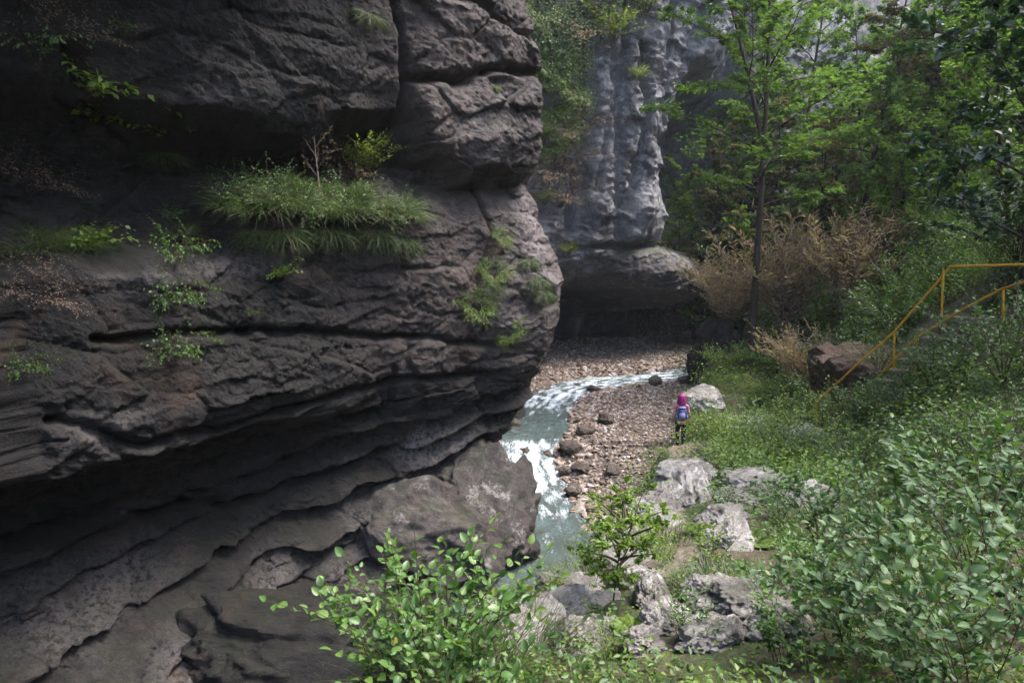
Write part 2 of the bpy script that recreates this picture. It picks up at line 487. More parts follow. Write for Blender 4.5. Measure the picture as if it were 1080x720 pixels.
ground = tag(link('ground', ground_me), 'stony brown and mossy ground falling from the viewpoint to the gravel riverside', 'ground', kind='structure')
ground_bvh = None

def make_bvh(me):
    V = np.empty(len(me.vertices) * 3, np.float32); me.vertices.foreach_get('co', V)
    n = len(me.polygons)
    F = np.empty(n * 4, np.int32); me.loops.foreach_get('vertex_index', F)
    return BVHTree.FromPolygons(V.reshape(-1, 3).tolist(), F.reshape(-1, 4).tolist())

def gz(x, y):
    h = ground_bvh.ray_cast(Vector((x, y, 200)), Vector((0, 0, -1)))
    return h[0].z if h[0] else 0.0

def gz_n(x, y):
    h = ground_bvh.ray_cast(Vector((x, y, 200)), Vector((0, 0, -1)))
    return h[0], h[1]

# ------------------------------------------------------------------ cliffs
def px_of(x, y):
    return 540 + 720 * x / (y * math.cos(PITCH))     # at the height of the eye

CORN = 's2'
def cliff(name, C, columns, cracks, zmax, fine_px, fine, coarse, mat, label, seed, amp=1.0, strata=0.14, zfine=13.0, zstep=0.04, extra=None, pale=None, blk=0.07):
    D = dense_curve(C, 0.05)
    seg = np.hypot(*(D[1:] - D[:-1]).T)
    S = np.concatenate([[0], np.cumsum(seg)])
    pxs = np.where(D[:, 1] > 2, 540 + 720 * D[:, 0] / np.maximum(D[:, 1], 0.1) / 0.9885, -9999)
    def s_of_px(px, after=0):
        i0 = np.searchsorted(S, after)
        idx = np.where(pxs[i0:] >= px)[0]
        return S[i0 + idx[0]] if len(idx) else S[-1]
    def sz(px, row, s=None):
        s = s_of_px(px) if s is None else s
        Y = np.interp(s, S, D[:, 1])
        return s, at(px, row, Y).z
    def get_s(k):
        return k[1] if isinstance(k, tuple) and k[0] == 's' else s_of_px(k)
    # s samples
    sm = [0.0]
    while sm[-1] < S[-1]:
        i = np.searchsorted(S, sm[-1])
        q = pxs[min(i, len(pxs) - 1)]
        inside = fine_px[0] < q < fine_px[1] and S[-1] - sm[-1] > 4
        sm.append(sm[-1] + (fine if inside else coarse))
    sm = np.array(sm)
    # columns -> offsets on a common z grid
    zz = np.linspace(-3, zmax, 900)
    cols = []
    for key, prof in columns:
        if prof is None:        # the same profile a little way round the corner, drawn back
            cols.append((cols[-1][0] + 2.6, cols[-1][1] * 0.8 - 0.25)); continue
        s = get_s(key) if not isinstance(key, tuple) else key[1]
        if isinstance(key, tuple):
            z_o = sorted((z, o) for z, o in prof)
        else:
            Y = np.interp(s, S, D[:, 1])
            z_o = sorted((at(key, r, Y).z, o) for r, o in prof)
        cols.append((s, np.interp(zz, [a for a, _ in z_o], [b for _, b in z_o])))
    cols.sort(key=lambda a: a[0])
    CS = np.array([c[0] for c in cols]); CO = np.array([c[1] for c in cols])
    w = 1 + np.abs(np.gradient(CO, zz, axis=1)).mean(0) * 0.9
    w = np.where(zz > zfine, w * 0.25, w)
    cw = np.concatenate([[0], np.cumsum((w[1:] + w[:-1]) / 2 * (zz[1] - zz[0]))])
    nz = int(cw[-1] / zstep)
    zs = np.interp(np.linspace(0, cw[-1], nz), cw, zz)
    px_, py_ = np.interp(sm, S, D[:, 0]), np.interp(sm, S, D[:, 1])
    # smoothed normals pointing to the gorge
    tx, ty = np.gradient(px_, sm), np.gradient(py_, sm)
    k = max(3, int(1.2 / fine)) | 1
    ker = np.hanning(k + 2)[1:-1]; ker /= ker.sum()
    tx = np.convolve(np.pad(tx, k // 2, 'edge'), ker, 'valid'); ty = np.convolve(np.pad(ty, k // 2, 'edge'), ker, 'valid')
    L = np.hypot(tx, ty); nx, ny = ty / L, -tx / L
    SS, ZZ = np.meshgrid(sm, zs, indexing='ij')
    # warp the look-up so the ledges wander instead of running straight
    base = np.stack([np.repeat(px_, nz), np.repeat(py_, nz), ZZ.ravel()], 1)
    warp = fbm(base, 0.55, 4, off=seed).reshape(SS.shape) * 0.38
    warp2 = fbm(base, 0.5, 3, off=seed + 5).reshape(SS.shape) * 0.5
    Sq = np.clip(SS + warp2, CS[0], CS[-1]); Zq = ZZ + warp
    ci = np.clip(np.searchsorted(CS, Sq, side='right') - 1, 0, len(CS) - 2)
    tt = (Sq - CS[ci]) / (CS[ci + 1] - CS[ci]); tt = tt * tt * (3 - 2 * tt)
    zi = np.clip((Zq - zz[0]) / (zz[1] - zz[0]), 0, len(zz) - 1.001)
    z0 = zi.astype(int); zf = zi - z0
    def look(c): return CO[c, z0] * (1 - zf) + CO[c, z0 + 1] * zf
    off = look(ci) * (1 - tt) + look(ci + 1) * tt
    # cracks and ledges drawn as lines on the wall
    for depth, width, pts in cracks:
        q = [sz(a, b) for a, b in pts]
        dmin = np.full(SS.shape, 1e9)
        wv = fbm(base, 1.6, 3, off=seed + 9).reshape(SS.shape) * 0.12
        for (s0, za), (s1, zb) in zip(q[:-1], q[1:]):
            vx, vz = s1 - s0, zb - za
            u = np.clip(((SS - s0) * vx + (ZZ + wv - za) * vz) / (vx * vx + vz * vz + 1e-9), 0, 1)
            dmin = np.minimum(dmin, np.hypot(SS + wv - s0 - u * vx, ZZ + wv - za - u * vz))
        off -= depth * np.exp(-(dmin / width) ** 2)
    if extra is not None: off += extra(SS, ZZ, sz)
    off = off.ravel()
    if pale is not None:
        tz = (ZZ.ravel() - 0.16 * SS.ravel()) * 1.6 + 0.9 * fbm(base, 0.4, 4, off=seed + 61)
        fr = tz - np.floor(tz)
        off += (0.46 * (1 - fr) ** 1.5 * sstep(0, 0.12, fr) - 0.1) * (0.10 + 0.9 * sstep(4.2, 2.8, ZZ.ravel())) * (0.5 + sstep(-0.2, 0.3, fbm(base, 0.5, 2, off=seed + 71)))
    # strata, blocks, roughness
    lw = ZZ.ravel() * 1.25 + 0.9 * fbm(base, 0.35, 3, off=seed + 2) + 0.12 * SS.ravel()
    fr = lw - np.floor(lw)
    lay = np.sqrt(np.clip(1 - (2 * fr - 1) ** 2, 0, 1))
    msk = sstep(-0.15, 0.35, fbm(base, 0.3, 2, off=seed + 30))
    off += strata * amp * (lay - 0.8) * msk
    f1, f2, v, tl = cells(base * np.array([1, 1, 1.5]), 0.55, seed)
    off += amp * (0.20 * tl + 0.14 * (v - 0.5)) - amp * 0.05 * np.exp(-((f2 - f1) / 0.04) ** 2)
    rgh = 0.35 + 1.1 * sstep(-0.3, 0.4, fbm(base, 0.45, 3, off=seed + 50))
    bw = base + 0.15 * np.stack([fbm(base, 2, 2, off=1), fbm(base, 2, 2, off=2), fbm(base, 2, 2, off=3)], 1)
    f1, f2, v, tl = cells(bw * np.array([1, 1, 1.7]), 1.9, seed + 3)
    off += amp * (blk * tl + 0.04 * (v - 0.5)) * rgh
    f1, f2, v, tl = cells(bw * np.array([1, 1, 1.4]), 5.5, seed + 4)
    off += amp * 0.045 * tl * rgh
    f1, f2, v, tl = cells(bw * np.array([1, 1, 1.6]), 12.0, seed + 14)
    off += amp * 0.03 * tl
    off += amp * (0.22 * fbm(base, 0.7, 5, 0.5, off=seed + 6) + 0.05 * fbm(base, 4.5, 4, 0.6, off=seed + 7, ridged=True))
    X = np.repeat(px_, nz) + off * np.repeat(nx, nz)
    Y = np.repeat(py_, nz) + off * np.repeat(ny, nz)
    Z = ZZ.ravel() + amp * 0.10 * fbm(base, 1.4, 4, off=seed + 8)
    me = np_mesh(name, np.stack([X, Y, Z], 1), grid_faces(len(sm), nz)[:, ::-1], mat)
    if pale is not None:
        pv = np.zeros(SS.shape)
        for a, b, ra, rb, st in pale:
            s, z = sz(a, b)
            Yc = np.interp(s, S, D[:, 1])
            pv = np.maximum(pv, st * np.exp(-(((SS - s) / (ra * Yc / 720)) ** 2 + ((ZZ - z) / (rb * Yc / 720)) ** 2)))
        pv = pv.ravel() * (0.6 + 1.2 * fbm(base, 1.2, 4, off=40))
        set_attr(me, 'pale', np.clip(pv, 0, 1))
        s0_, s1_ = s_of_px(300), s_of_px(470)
        dry = (sstep(s0_, s1_, SS) * sstep(3.0, 5.5, ZZ)).ravel() * (0.75 + 0.9 * fbm(base, 0.5, 4, off=44))  # lit upper right of the wall painted lighter, the rest left dark
        set_attr(me, 'painted_lit', np.clip(dry, 0, 1))  # dry is the mask of the painted-in light
    o = tag(link(name, me), label, 'cliff', kind='structure')
    return o, me

col1 = [  # unseen top overhang pushed far out to keep light off the left wall
    (('s', 0.0), [(-3, 1), (3, 0), (8, 1), (24, 2)]),
    (('s', 22.0), [(-3, 1.5), (2.5, -0.5), (5, 1), (8, 0), (12, 2.5), (24, 9)]),
    (20, [(-600, 9), (-420, 7.0), (-150, 4.8), (-60, 2.8), (0, 1.3), (80, 0.8), (120, -0.3), (215, -0.8), (238, 0.0), (268, 0.4), (285, 1.0), (340, 1.05), (430, 1.4), (478, 1.2), (495, -0.4), (530, -1.1), (560, -1.4), (640, -0.9), (700, 0.4), (760, 2.8), (850, 3.8)]),
    (110, [(-600, 8), (-420, 6.4), (-150, 4.6), (-60, 2.7), (0, 1.3), (110, 0.8), (135, -0.3), (190, -0.9), (235, -0.6), (262, 0.1), (292, 0.95), (350, 0.95), (430, 1.3), (468, 1.2), (485, -0.3), (520, -1.2), (560, -1.5), (640, -0.8), (690, 0.8), (740, 3.2), (850, 4.4)]),
    (190, [(-600, 7), (-420, 5.6), (-150, 4.2), (-60, 2.4), (0, 1.5), (120, 1.1), (142, 0.2), (165, -0.9), (225, -0.8), (245, -0.1), (272, 0.4), (300, 0.85), (350, 0.9), (420, 1.1), (450, 0.9), (468, -0.4), (505, -1.2), (560, -1.4), (640, -0.3), (685, 1.2), (725, 3.4), (850, 4.6)]),
    (300, [(-600, 5), (-420, 4.4), (-150, 2.9), (-60, 1.8), (0, 1.35), (110, 1.15), (142, 0.8), (155, -0.3), (175, -1.0), (192, -0.9), (199, 0.35), (220, 0.8), (250, 0.85), (300, 0.75), (350, 0.75), (400, 0.8), (430, 0.55), (455, -0.6), (485, -1.1), (530, -0.9), (570, -0.8), (630, 0.1), (680, 1.6), (715, 3.5), (760, 4.2), (850, 4.6)]),
    (398, [(-420, 3.0), (-150, 1.8), (0, 1.1), (90, 1.0), (125, 0.7), (140, -0.4), (180, -0.6), (192, 0.3), (215, 0.75), (260, 0.75), (300, 0.65), (380, 0.45), (415, 0.1), (436, -0.5), (470, -0.9), (520, -0.7), (560, -0.3), (600, 0.5), (655, 2.0), (690, 3.3), (720, 4.0), (800, 4.4)]),
    (425, [(-420, 2.8), (-150, 1.9), (0, 1.25), (90, 1.2), (150, 1.25), (165, 1.0), (180, 0.2), (192, 0.1), (215, 0.55), (260, 0.6), (340, 0.5), (400, 0.35), (430, -0.2), (470, -0.8), (520, -0.6), (580, 0.8), (640, 2.2), (800, 2.8)]),
    (490, [(-420, 2.6), (-150, 1.7), (0, 1.1), (88, 1.05), (96, 0.9), (150, 1.2), (176, 1.05), (190, 0.4), (197, -0.1), (206, 0.1), (235, 0.35), (300, 0.4), (370, 0.35), (415, 0.05), (440, -0.4), (490, -0.7), (600, -0.3), (800, 0.3)]),
    (530, [(-420, 1.6), (-150, 1.0), (0, 0.5), (60, 0.75), (120, 0.85), (155, 0.8), (180, 0.5), (197, 0.0), (215, 0.2), (250, 0.5), (300, 0.75), (340, 0.7), (385, 0.5), (405, 0.1), (440, -0.5), (490, -0.7), (600, -0.3), (800, 0.3)]),
    (551, [(-420, 0.6), (-150, 0.1), (0, -0.25), (60, 0.1), (100, 0.3), (150, 0.4), (180, 0.2), (197, -0.1), (215, 0.2), (250, 0.55), (300, 0.95), (340, 0.85), (385, 0.55), (405, 0.1), (430, -0.35), (470, -0.8), (500, -0.7), (600, -0.4), (800, -0.2)]),
    ((CORN, 0), None),

    (('s', 62.0), [(-3, 0.4), (0.5, 0.5), (2, 0.1), (6, 0.2), (12, -0.8), (24, -3)]),
    (('s', 74.0), [(-3, 0), (24, -3)]),
]
cr1 = [
    (0.55, 0.07, [(396, 15), (403, 50), (407, 90), (410, 125)]),
    (0.4, 0.08, [(428, 2), (470, 12), (500, 30), (538, 48)]),
    (0.45, 0.09, [(410, 92), (450, 96), (500, 78), (545, 84), (562, 88)]),
    (0.35, 0.08, [(0, 430), (100, 455), (230, 440), (330, 410), (420, 398), (520, 392)]),
    (0.3, 0.07, [(60, 352), (180, 345), (300, 345), (400, 352), (520, 362)]),
    (0.45, 0.10, [(0, 585), (150, 560), (250, 548), (350, 505), (430, 480)]),
    (0.3, 0.08, [(180, 680), (260, 640), (340, 590), (400, 560)]),
    (0.3, 0.08, [(250, 720), (330, 680), (400, 630), (450, 590)]),
    (0.2, 0.05, [(402, 385), (406, 420), (400, 445)]),
    (0.25, 0.06, [(500, 200), (508, 250), (490, 300), (500, 350)]),
    (0.25, 0.08, [(60, 60), (100, 110), (170, 160)]),
]
pale1 = [(200, 280, 60, 14, 0.6), (110, 292, 55, 12, 0.55), (60, 640, 90, 35, 0.4), (130, 690, 110, 30, 0.45), (270, 630, 40, 40, 0.5), (330, 640, 50, 50, 0.5), (400, 560, 50, 40, 0.55),
         (470, 470, 50, 25, 0.6), (545, 270, 22, 70, 0.9), (520, 320, 30, 40, 0.5), (210, 105, 60, 14, 0.3), (60, 440, 50, 20, 0.35), (480, 130, 60, 70, 0.25), (440, 40, 50, 50, 0.2)]  # pale rock spots; those on the ledge and lower left paint in light
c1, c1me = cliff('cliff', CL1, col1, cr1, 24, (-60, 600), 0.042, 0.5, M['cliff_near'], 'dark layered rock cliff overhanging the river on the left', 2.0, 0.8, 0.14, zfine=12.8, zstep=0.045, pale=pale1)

col2 = [
    (('s', 0), [(-3, 0), (24, -2)]),
    (('s', 8.0), [(-3, 0.2), (4, 0), (10, -0.3), (18, 0.4), (30, -1)]),
    (('s', 10.4), [(-3, 0.0), (0.3, -0.8), (3, -0.8), (6, 0.2), (9, 0.4), (12, 0.9), (16, 1.0), (30, 0)]),
    (620, [(-200, 2.6), (0, 2.0), (60, 1.9), (140, 1.7), (200, 1.6), (240, 1.3), (262, 1.2), (276, 0.9), (288, 0.6), (302, -1.5), (318, -7), (390, -8.5), (430, -8)]),
    (655, [(-200, 2.8), (0, 2.6), (60, 2.4), (140, 2.2), (220, 2.2), (250, 1.9), (262, 0.9), (270, 1.5), (285, 1.5), (297, 0.8), (308, -1.5), (320, -8.0), (390, -9.5), (430, -9)]),
    (684, [(-200, 2.0), (0, 2.6), (60, 2.1), (110, 1.3), (150, 0.3), (200, 0.6), (245, 0.8), (258, 0.4), (268, 1.6), (285, 2.2), (302, 1.8), (314, -0.8), (326, -7.5), (390, -9), (430, -9)]),
    (705, [(-200, 2.5), (0, 3.2), (40, 2.9), (70, 2.0), (90, 0.0), (120, -2.8), (150, -3.6), (200, -3.6), (255, -1.8), (272, 1.2), (290, 2.3), (308, 2.0), (322, -0.3), (338, -6.2), (400, -7)]),
    (742, [(-200, 2.6), (0, 3.4), (40, 3.0), (75, 2.2), (105, 0.6), (140, -3.0), (200, -3.4), (262, -0.6), (280, 1.5), (312, 2.2), (332, -0.2), (350, -2.5), (400, -3)]),
    (800, [(-200, 0), (0, 0), (150, 0.3), (250, 1.0), (400, 1.0)]),
    (900, [(-200, -2), (100, 0), (400, 0)]),
    (('s', 62.0), [(-3, 0), (24, -3)]),
]
cr2 = [(0.9, 0.25, [(598, 40), (604, 130), (596, 240)]), (0.6, 0.2, [(632, 0), (626, 120), (634, 250)]), (0.5, 0.15, [(668, 10), (671, 120), (662, 250)]), (1.0, 0.22, [(645, 60), (652, 130), (640, 220)]), (0.5, 0.2, [(690, 20), (686, 90), (700, 140)]), (0.5, 0.15, [(600, 262), (650, 258), (700, 262)]), (0.4, 0.15, [(615, 20), (622, 100), (612, 200)])]
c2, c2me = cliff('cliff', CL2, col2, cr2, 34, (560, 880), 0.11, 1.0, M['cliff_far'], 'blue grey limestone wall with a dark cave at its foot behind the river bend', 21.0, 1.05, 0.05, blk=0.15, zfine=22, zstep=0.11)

# ground below the cliffs stays below them
ground_bvh = make_bvh(ground_me)
c1_bvh = make_bvh(c1me)
c2_bvh = make_bvh(c2me)
ORIGIN = Vector((0, 0, CAMZ))
def hit(px, py, which=None):
    best = None
    for nm, b in (('g', ground_bvh), ('a', c1_bvh), ('b', c2_bvh)):
        if which and nm not in which: continue
        h = b.ray_cast(ORIGIN, pix_dir(px, py).normalized())
        if h[0] is not None and (best is None or h[3] < best[2]): best = (h[0], h[1], h[3], nm)
    if best is None: return None
    p, n, d, nm = best
    if n.dot(pix_dir(px, py)) > 0: n = -n
    return p, n, d, nm
#==NEXT==

# ------------------------------------------------------------------ rocks
def rock_mesh(name, size, seed, sub=4, rough=0.35, flat=1.0, mat=None, pitted=0.0, planes=7):
    bm = bmesh.new()
    bmesh.ops.create_icosphere(bm, subdivisions=sub, radius=1)
    V = np.array([v.co[:] for v in bm.verts])
    bm.faces.ensure_lookup_table()
    F = np.array([[v.index for v in f.verts] for f in bm.faces])
    bm.free()
    d = 1 + rough * 0.9 * fbm(V, 0.9, 3, off=seed) + rough * 0.35 * fbm(V, 3.1, 3, off=seed + 4)
    f1, f2, v, tl = cells(V, 1.3, seed)
    d += rough * 0.7 * tl
    if pitted:
        f1, f2, v, tl = cells(V + 0.1 * fbm(V, 3, 2)[:, None], 5.5, seed + 1)
        d += pitted * (f1 - 0.5) + pitted * 0.6 * fbm(V, 7, 3, off=seed, ridged=True)
    # flatten facets: clamp against random planes
    P = V * d[:, None]
    r = np.random.default_rng(int(seed * 10) + 3)
    for _ in range(planes):
        n = r.normal(size=3); n /= np.linalg.norm(n)
        h = r.uniform(0.62, 0.92)
        q = P @ n - h
        P = P - np.where(q > 0, q * 0.8, 0)[:, None] * n
    P = P * np.array(size) * np.array([1, 1, flat])
    return np_mesh(name, P, F, mat, smooth=sub > 2)

ROCKS = []
def put_rock(px, py, Y, size, label, seed, mat='limestone', rz=0.0, sink=0.35, name='rock', cat='rock', group=None, pitted=0.10, tilt=(0, 0), sub=5, z=None, rough=0.35, planes=7):
    p = at(px, py, Y)
    h = gz(p.x, p.y) if z is None else z
    ROCKS.append((p.x, p.y, max(size[0], size[1])))
    o = link(name, rock_mesh(name, size, seed, sub, rough, mat=M[mat], pitted=pitted, planes=planes))
    o.location = (p.x, p.y, h + size[2] * (1 - 2 * sink))
    o.rotation_euler = (tilt[0], tilt[1], rz)
    tag(o, label, cat, group)
    return o

put_rock(508, 560, 16.7, (1.4, 1.4, 1.7), 'great rounded brown boulder bulging from the foot of the dark cliff into the river', 3.0, 'boulder', z=-1.0, sink=0.2, name='boulder', cat='boulder', pitted=0.08, rough=0.42, sub=6, planes=2)
put_rock(446, 620, 15.8, (2.1, 1.4, 1.35), 'broad low rock lying under the great brown boulder at the cliff foot', 8.0, 'boulder', z=-1.0, sink=0.2, name='boulder', cat='boulder', pitted=0.08, rough=0.42, sub=6, planes=2)
put_rock(335, 725, 11.6, (2.8, 1.4, 1.0), 'dark rock filling the slot behind the oval leaved bush at the bottom', 10.0, 'cliff_near', z=-1.1, sink=0.2, name='boulder', cat='boulder', pitted=0.08, rough=0.42, sub=6, planes=2)
put_rock(756, 385, 31.2, (1.15, 1.7, 2.5), 'tall dark rock outcrop standing at the river end of the green bank', 12.0, 'cliff_near', sink=0.3, name='rock_outcrop', cat='rock outcrop', pitted=0.06, z=0.2, planes=3, sub=6)
put_rock(912, 352, 18.0, (1.75, 0.9, 0.7), 'broad reddish brown earthy rock behind the upper end of the yellow railing', 14.0, 'red_rock' if 'red_rock' in M else 'boulder', sink=0.42, name='rock', pitted=0.08, rough=0.5, planes=3, sub=6)

# pale limestone rocks on the slope  (pixel foot, distance, half sizes)
for (px, py, Y, sz_, rz, lab) in [
    (528, 640, 5.0, (0.24, 0.30, 0.26), 0.4, 'narrow upright pale rock at the left edge of the bank above the river'),
    (560, 612, 5.9, (0.30, 0.26, 0.22), 1.2, 'blocky pale rock on the bank rim, just right of the great brown boulder'),
    (590, 618, 6.0, (0.22, 0.26, 0.14), 0.1, 'low pale rock left of the slender sapling foot'),
    (592, 655, 4.9, (0.16, 0.24, 0.13), 2.1, 'pale slab in the grass below the sapling, left of the stem'),
    (612, 690, 4.2, (0.20, 0.16, 0.13), 0.7, 'pitted white rock at the bottom of the picture left of the path'),
    (655, 612, 6.1, (0.30, 0.18, 0.12), 0.2, 'flat pale slab across the path, right of the sapling stem'),
    (690, 660, 4.9, (0.13, 0.26, 0.12), -0.3, 'long narrow pale stone in the grass at the bottom right of the path'),
    (676, 706, 4.0, (0.16, 0.13, 0.10), 0.9, 'small whitish stone at the bottom edge among grass'),
    (785, 690, 4.35, (0.36, 0.26, 0.22), 0.3, 'large pitted grey white rock at the bottom of the slope, half under leaves'),
    (735, 520, 9.6, (0.24, 0.62, 0.28), -0.25, 'long pale rock ridge running up the slope right of the path'),
    (722, 488, 12.5, (0.5, 0.4, 0.22), 0.5, 'pale rock just behind the grass at the hiker feet, beside the path'),
    (800, 500, 10.3, (0.52, 0.32, 0.20), -0.5, 'wide flat grey slab lying mid slope among green weeds'),
    (790, 535, 8.8, (0.42, 0.3, 0.16), -0.3, 'brownish flat slab mid slope just below the wide grey slab'),
    (745, 432, 24.5, (0.75, 0.6, 0.5), 0.3, 'rounded pale boulder on the green bank just right of the hiker head'),
    (785, 434, 21.5, (0.6, 0.5, 0.34), 0.9, 'pale boulder half covered by leaves right of the rounded boulder'),
    (845, 440, 16.5, (0.55, 0.45, 0.36), 0.2, 'pinkish grey boulder left of the foot of the yellow railing'),
    (520, 668, 4.6, (0.22, 0.2, 0.2), 0.9, 'jagged pale rock at the bottom left of the bank behind the oval leaved bush'),
    (545, 690, 4.2, (0.2, 0.17, 0.15), 2.2, 'pale rock among grass, between the oval leaved bush and the pitted white rock'),
    (575, 672, 4.6, (0.17, 0.15, 0.14), 1.7, 'cracked pale rock just left of the pale slab in the grass'),
    (545, 618, 5.6, (0.2, 0.22, 0.24), 2.7, 'tall pale rock block second on the rim above the river'),
    (578, 590, 6.8, (0.26, 0.22, 0.16), 0.4, 'pale rock on the rim nearest to the teal water'),
    (610, 640, 5.4, (0.18, 0.2, 0.12), 1.4, 'pale rock touching the sapling on its left'),
    (672, 640, 5.4, (0.2, 0.14, 0.1), 0.1, 'flat pale stone below the slab across the path'),
    (700, 690, 4.3, (0.17, 0.2, 0.13), 2.0, 'grey white stone between the long narrow stone and the pitted rock'),
    (755, 668, 4.7, (0.22, 0.2, 0.15), 0.9, 'upper left shoulder block of the large pitted rock'),
    (820, 710, 3.95, (0.25, 0.2, 0.15), 1.9, 'pale block at the bottom edge right of the large pitted rock'),
    (745, 712, 3.9, (0.2, 0.17, 0.12), 0.2, 'pale block at the bottom edge below the large pitted rock'),
    (640, 690, 4.3, (0.13, 0.15, 0.08), 0.8, 'pale flat stone at the bottom below the sapling foot'),
    (660, 585, 7.2, (0.3, 0.26, 0.16), 0.7, 'pale block at the left side of the path behind the flat slab'),
    (770, 610, 6.2, (0.28, 0.2, 0.15), 1.3, 'pale block among weeds above the large pitted rock'),
    (765, 570, 7.6, (0.3, 0.24, 0.16), 2.3, 'pale block right of the path half way up the near slope'),
    (700, 575, 7.6, (0.2, 0.25, 0.12), 0.4, 'pale step like stone in the path'),
    (850, 560, 8.0, (0.34, 0.24, 0.18), 0.2, 'pale slab sticking out of the weeds right of the brownish flat slab'),
    (715, 540, 8.9, (0.2, 0.4, 0.2), 0.1, 'pale ridge stone at the lower end of the long pale ridge'),
    (740, 500, 11.3, (0.25, 0.4, 0.24), -0.3, 'pale ridge stone at the upper end of the long pale ridge'),
    (690, 545, 8.6, (0.34, 0.3, 0.12), 0.2, 'small flat stone set in the earth path'),
    (700, 515, 10.6, (0.28, 0.3, 0.16), 1.0, 'grey stone at the left edge of the path above the gravel'),
    (640, 655, 5.0, (0.14, 0.12, 0.08), 0.5, 'small pale stone at the foot of the sapling')]:
    sz_ = tuple(q * (1.02 if Y < 9.5 else 1.15) for q in sz_)
    put_rock(px, py, Y, sz_, lab, px * 0.037 + py * 0.011, rz=rz, sink=0.42, group='pale limestone rocks on the bank', tilt=(RNG.uniform(-.25, .25), RNG.uniform(-.25, .25)), pitted=0.2, planes=3, sub=5 if Y > 9 else 6, rough=0.42)

# ------------------------------------------------------------------ the river water
def water():
    D = RIVD
    seg = np.hypot(*(D[1:, :2] - D[:-1, :2]).T); S = np.concatenate([[0], np.cumsum(seg)])
    n = int(S[-1] / 0.07); ss = np.linspace(0, S[-1], n)
    cx, cy, cz, hw = (np.interp(ss, S, D[:, k]) for k in range(4))
    ks = 41; ker = np.hanning(ks + 2)[1:-1]; ker /= ker.sum()
    sm = lambda a: np.convolve(np.pad(a, ks // 2, 'edge'), ker, 'valid')
    cx, cy, cz = sm(cx), sm(cy), sm(cz)
    tx, ty = np.gradient(cx, ss), np.gradient(cy, ss); L = np.hypot(tx, ty)
    nx, ny = -ty / L, tx / L
    nv = 70; v = np.linspace(-1, 1, nv)
    W = hw + 0.75
    X = cx[:, None] + nx[:, None] * v[None] * W[:, None]
    Y = cy[:, None] + ny[:, None] * v[None] * W[:, None]
    Z = np.repeat(cz[:, None], nv, 1)
    slope = np.abs(np.gradient(cz, ss))
    A = np.repeat(ss[:, None], nv, 1); B = v[None] * W[:, None]
    Q = np.stack([A.ravel() * 0.9, B.ravel() * 1.8, np.zeros(A.size)], 1)
    turb = np.interp(ss, S, np.interp(D[:, 1], [-20, 12, 17, 19.2, 20.5, 22.0, 23.6, 24.1, 25.2, 26.8, 28.5, 30.5, 33.0, 34.6, 36, 40], [.2, .2, .3, .62, .85, 1.0, 0.85, .45, .3, .32, .75, .9, .85, .8, .5, .4]))
    T = turb[:, None] * (0.8 + 0.5 * (1 - v[None] ** 2))
    Z += (0.09 * fbm(Q, 1.3, 4, off=2).reshape(X.shape) + 0.05 * fbm(Q, 5, 3, off=7, ridged=True).reshape(X.shape)) * T + 0.02 * fbm(Q, 3.2, 4).reshape(X.shape)
    stk = np.stack([A.ravel() * 1.1, B.ravel() * 3.5, np.zeros(A.size)], 1)
    foam = T * 0.8 + 1.35 * fbm(stk, 1.0, 5, 0.65, off=5).reshape(X.shape) - 0.5
    me = np_mesh('river_water', np.stack([X.ravel(), Y.ravel(), Z.ravel()], 1), grid_faces(n, nv)[:, ::-1])
    set_attr(me, 'foam', np.clip(foam, 0, 1).ravel())
    set_attr(me, 'along', (A * 1.2).ravel()); set_attr(me, 'across', (B * 4.0).ravel())
    g = N('river_water')
    vec = g.node('ShaderNodeCombineXYZ', {0: g.attr('along'), 1: g.attr('across')}).outputs[0]
    fn = g.noise(2.2, 8, 0.75, vec=vec); fn2 = g.noise(26, 4, 0.7)
    ff = g.f(g.math('ADD', g.attr('foam'), g.math('MULTIPLY', g.math('SUBTRACT', g.math('ADD', fn, fn2), 1.0), 1.3)), 0.16, 0.72)
    dn = g.noise(1.6, 7, 0.7)
    wc = g.mix(g.f(dn, 0.35, 0.65), (0.045, 0.058, 0.048, 1), (0.08, 0.12, 0.115, 1))
    c = g.mix(ff, wc, (0.66, 0.73, 0.79, 1))
    h = g.math('ADD', fn, g.math('MULTIPLY', g.noise(9, 4, 0.6), 0.7))
    b = g.bump(h, 1.0, 0.09)
    b = g.bump(g.noise(28, 4, 0.65), 0.6, 0.02, b)
    sh = g.principled(color=c, rough=g.math('MULTIPLY_ADD', ff, 0.5, 0.08), normal=b, spec=0.6)
    me.materials.append(g.done(sh))
    return tag(link('river_water', me), 'shallow teal mountain stream breaking into white rapids', 'river', kind='structure')
water()

# ------------------------------------------------------------------ gravel, cobbles and river boulders
def stone_templates(n, sub):
    out = []
    for k in range(n):
        me = rock_mesh('tmp', (1, 1, 1), 50 + k * 3.7, sub, 0.45)
        V = np.empty(len(me.vertices) * 3, np.float32); me.vertices.foreach_get('co', V)
        F = np.empty(len(me.polygons) * 3, np.int32); me.loops.foreach_get('vertex_index', F)
        out.append((V.reshape(-1, 3), F.reshape(-1, 3)))
        bpy.data.meshes.remove(me)
    return out

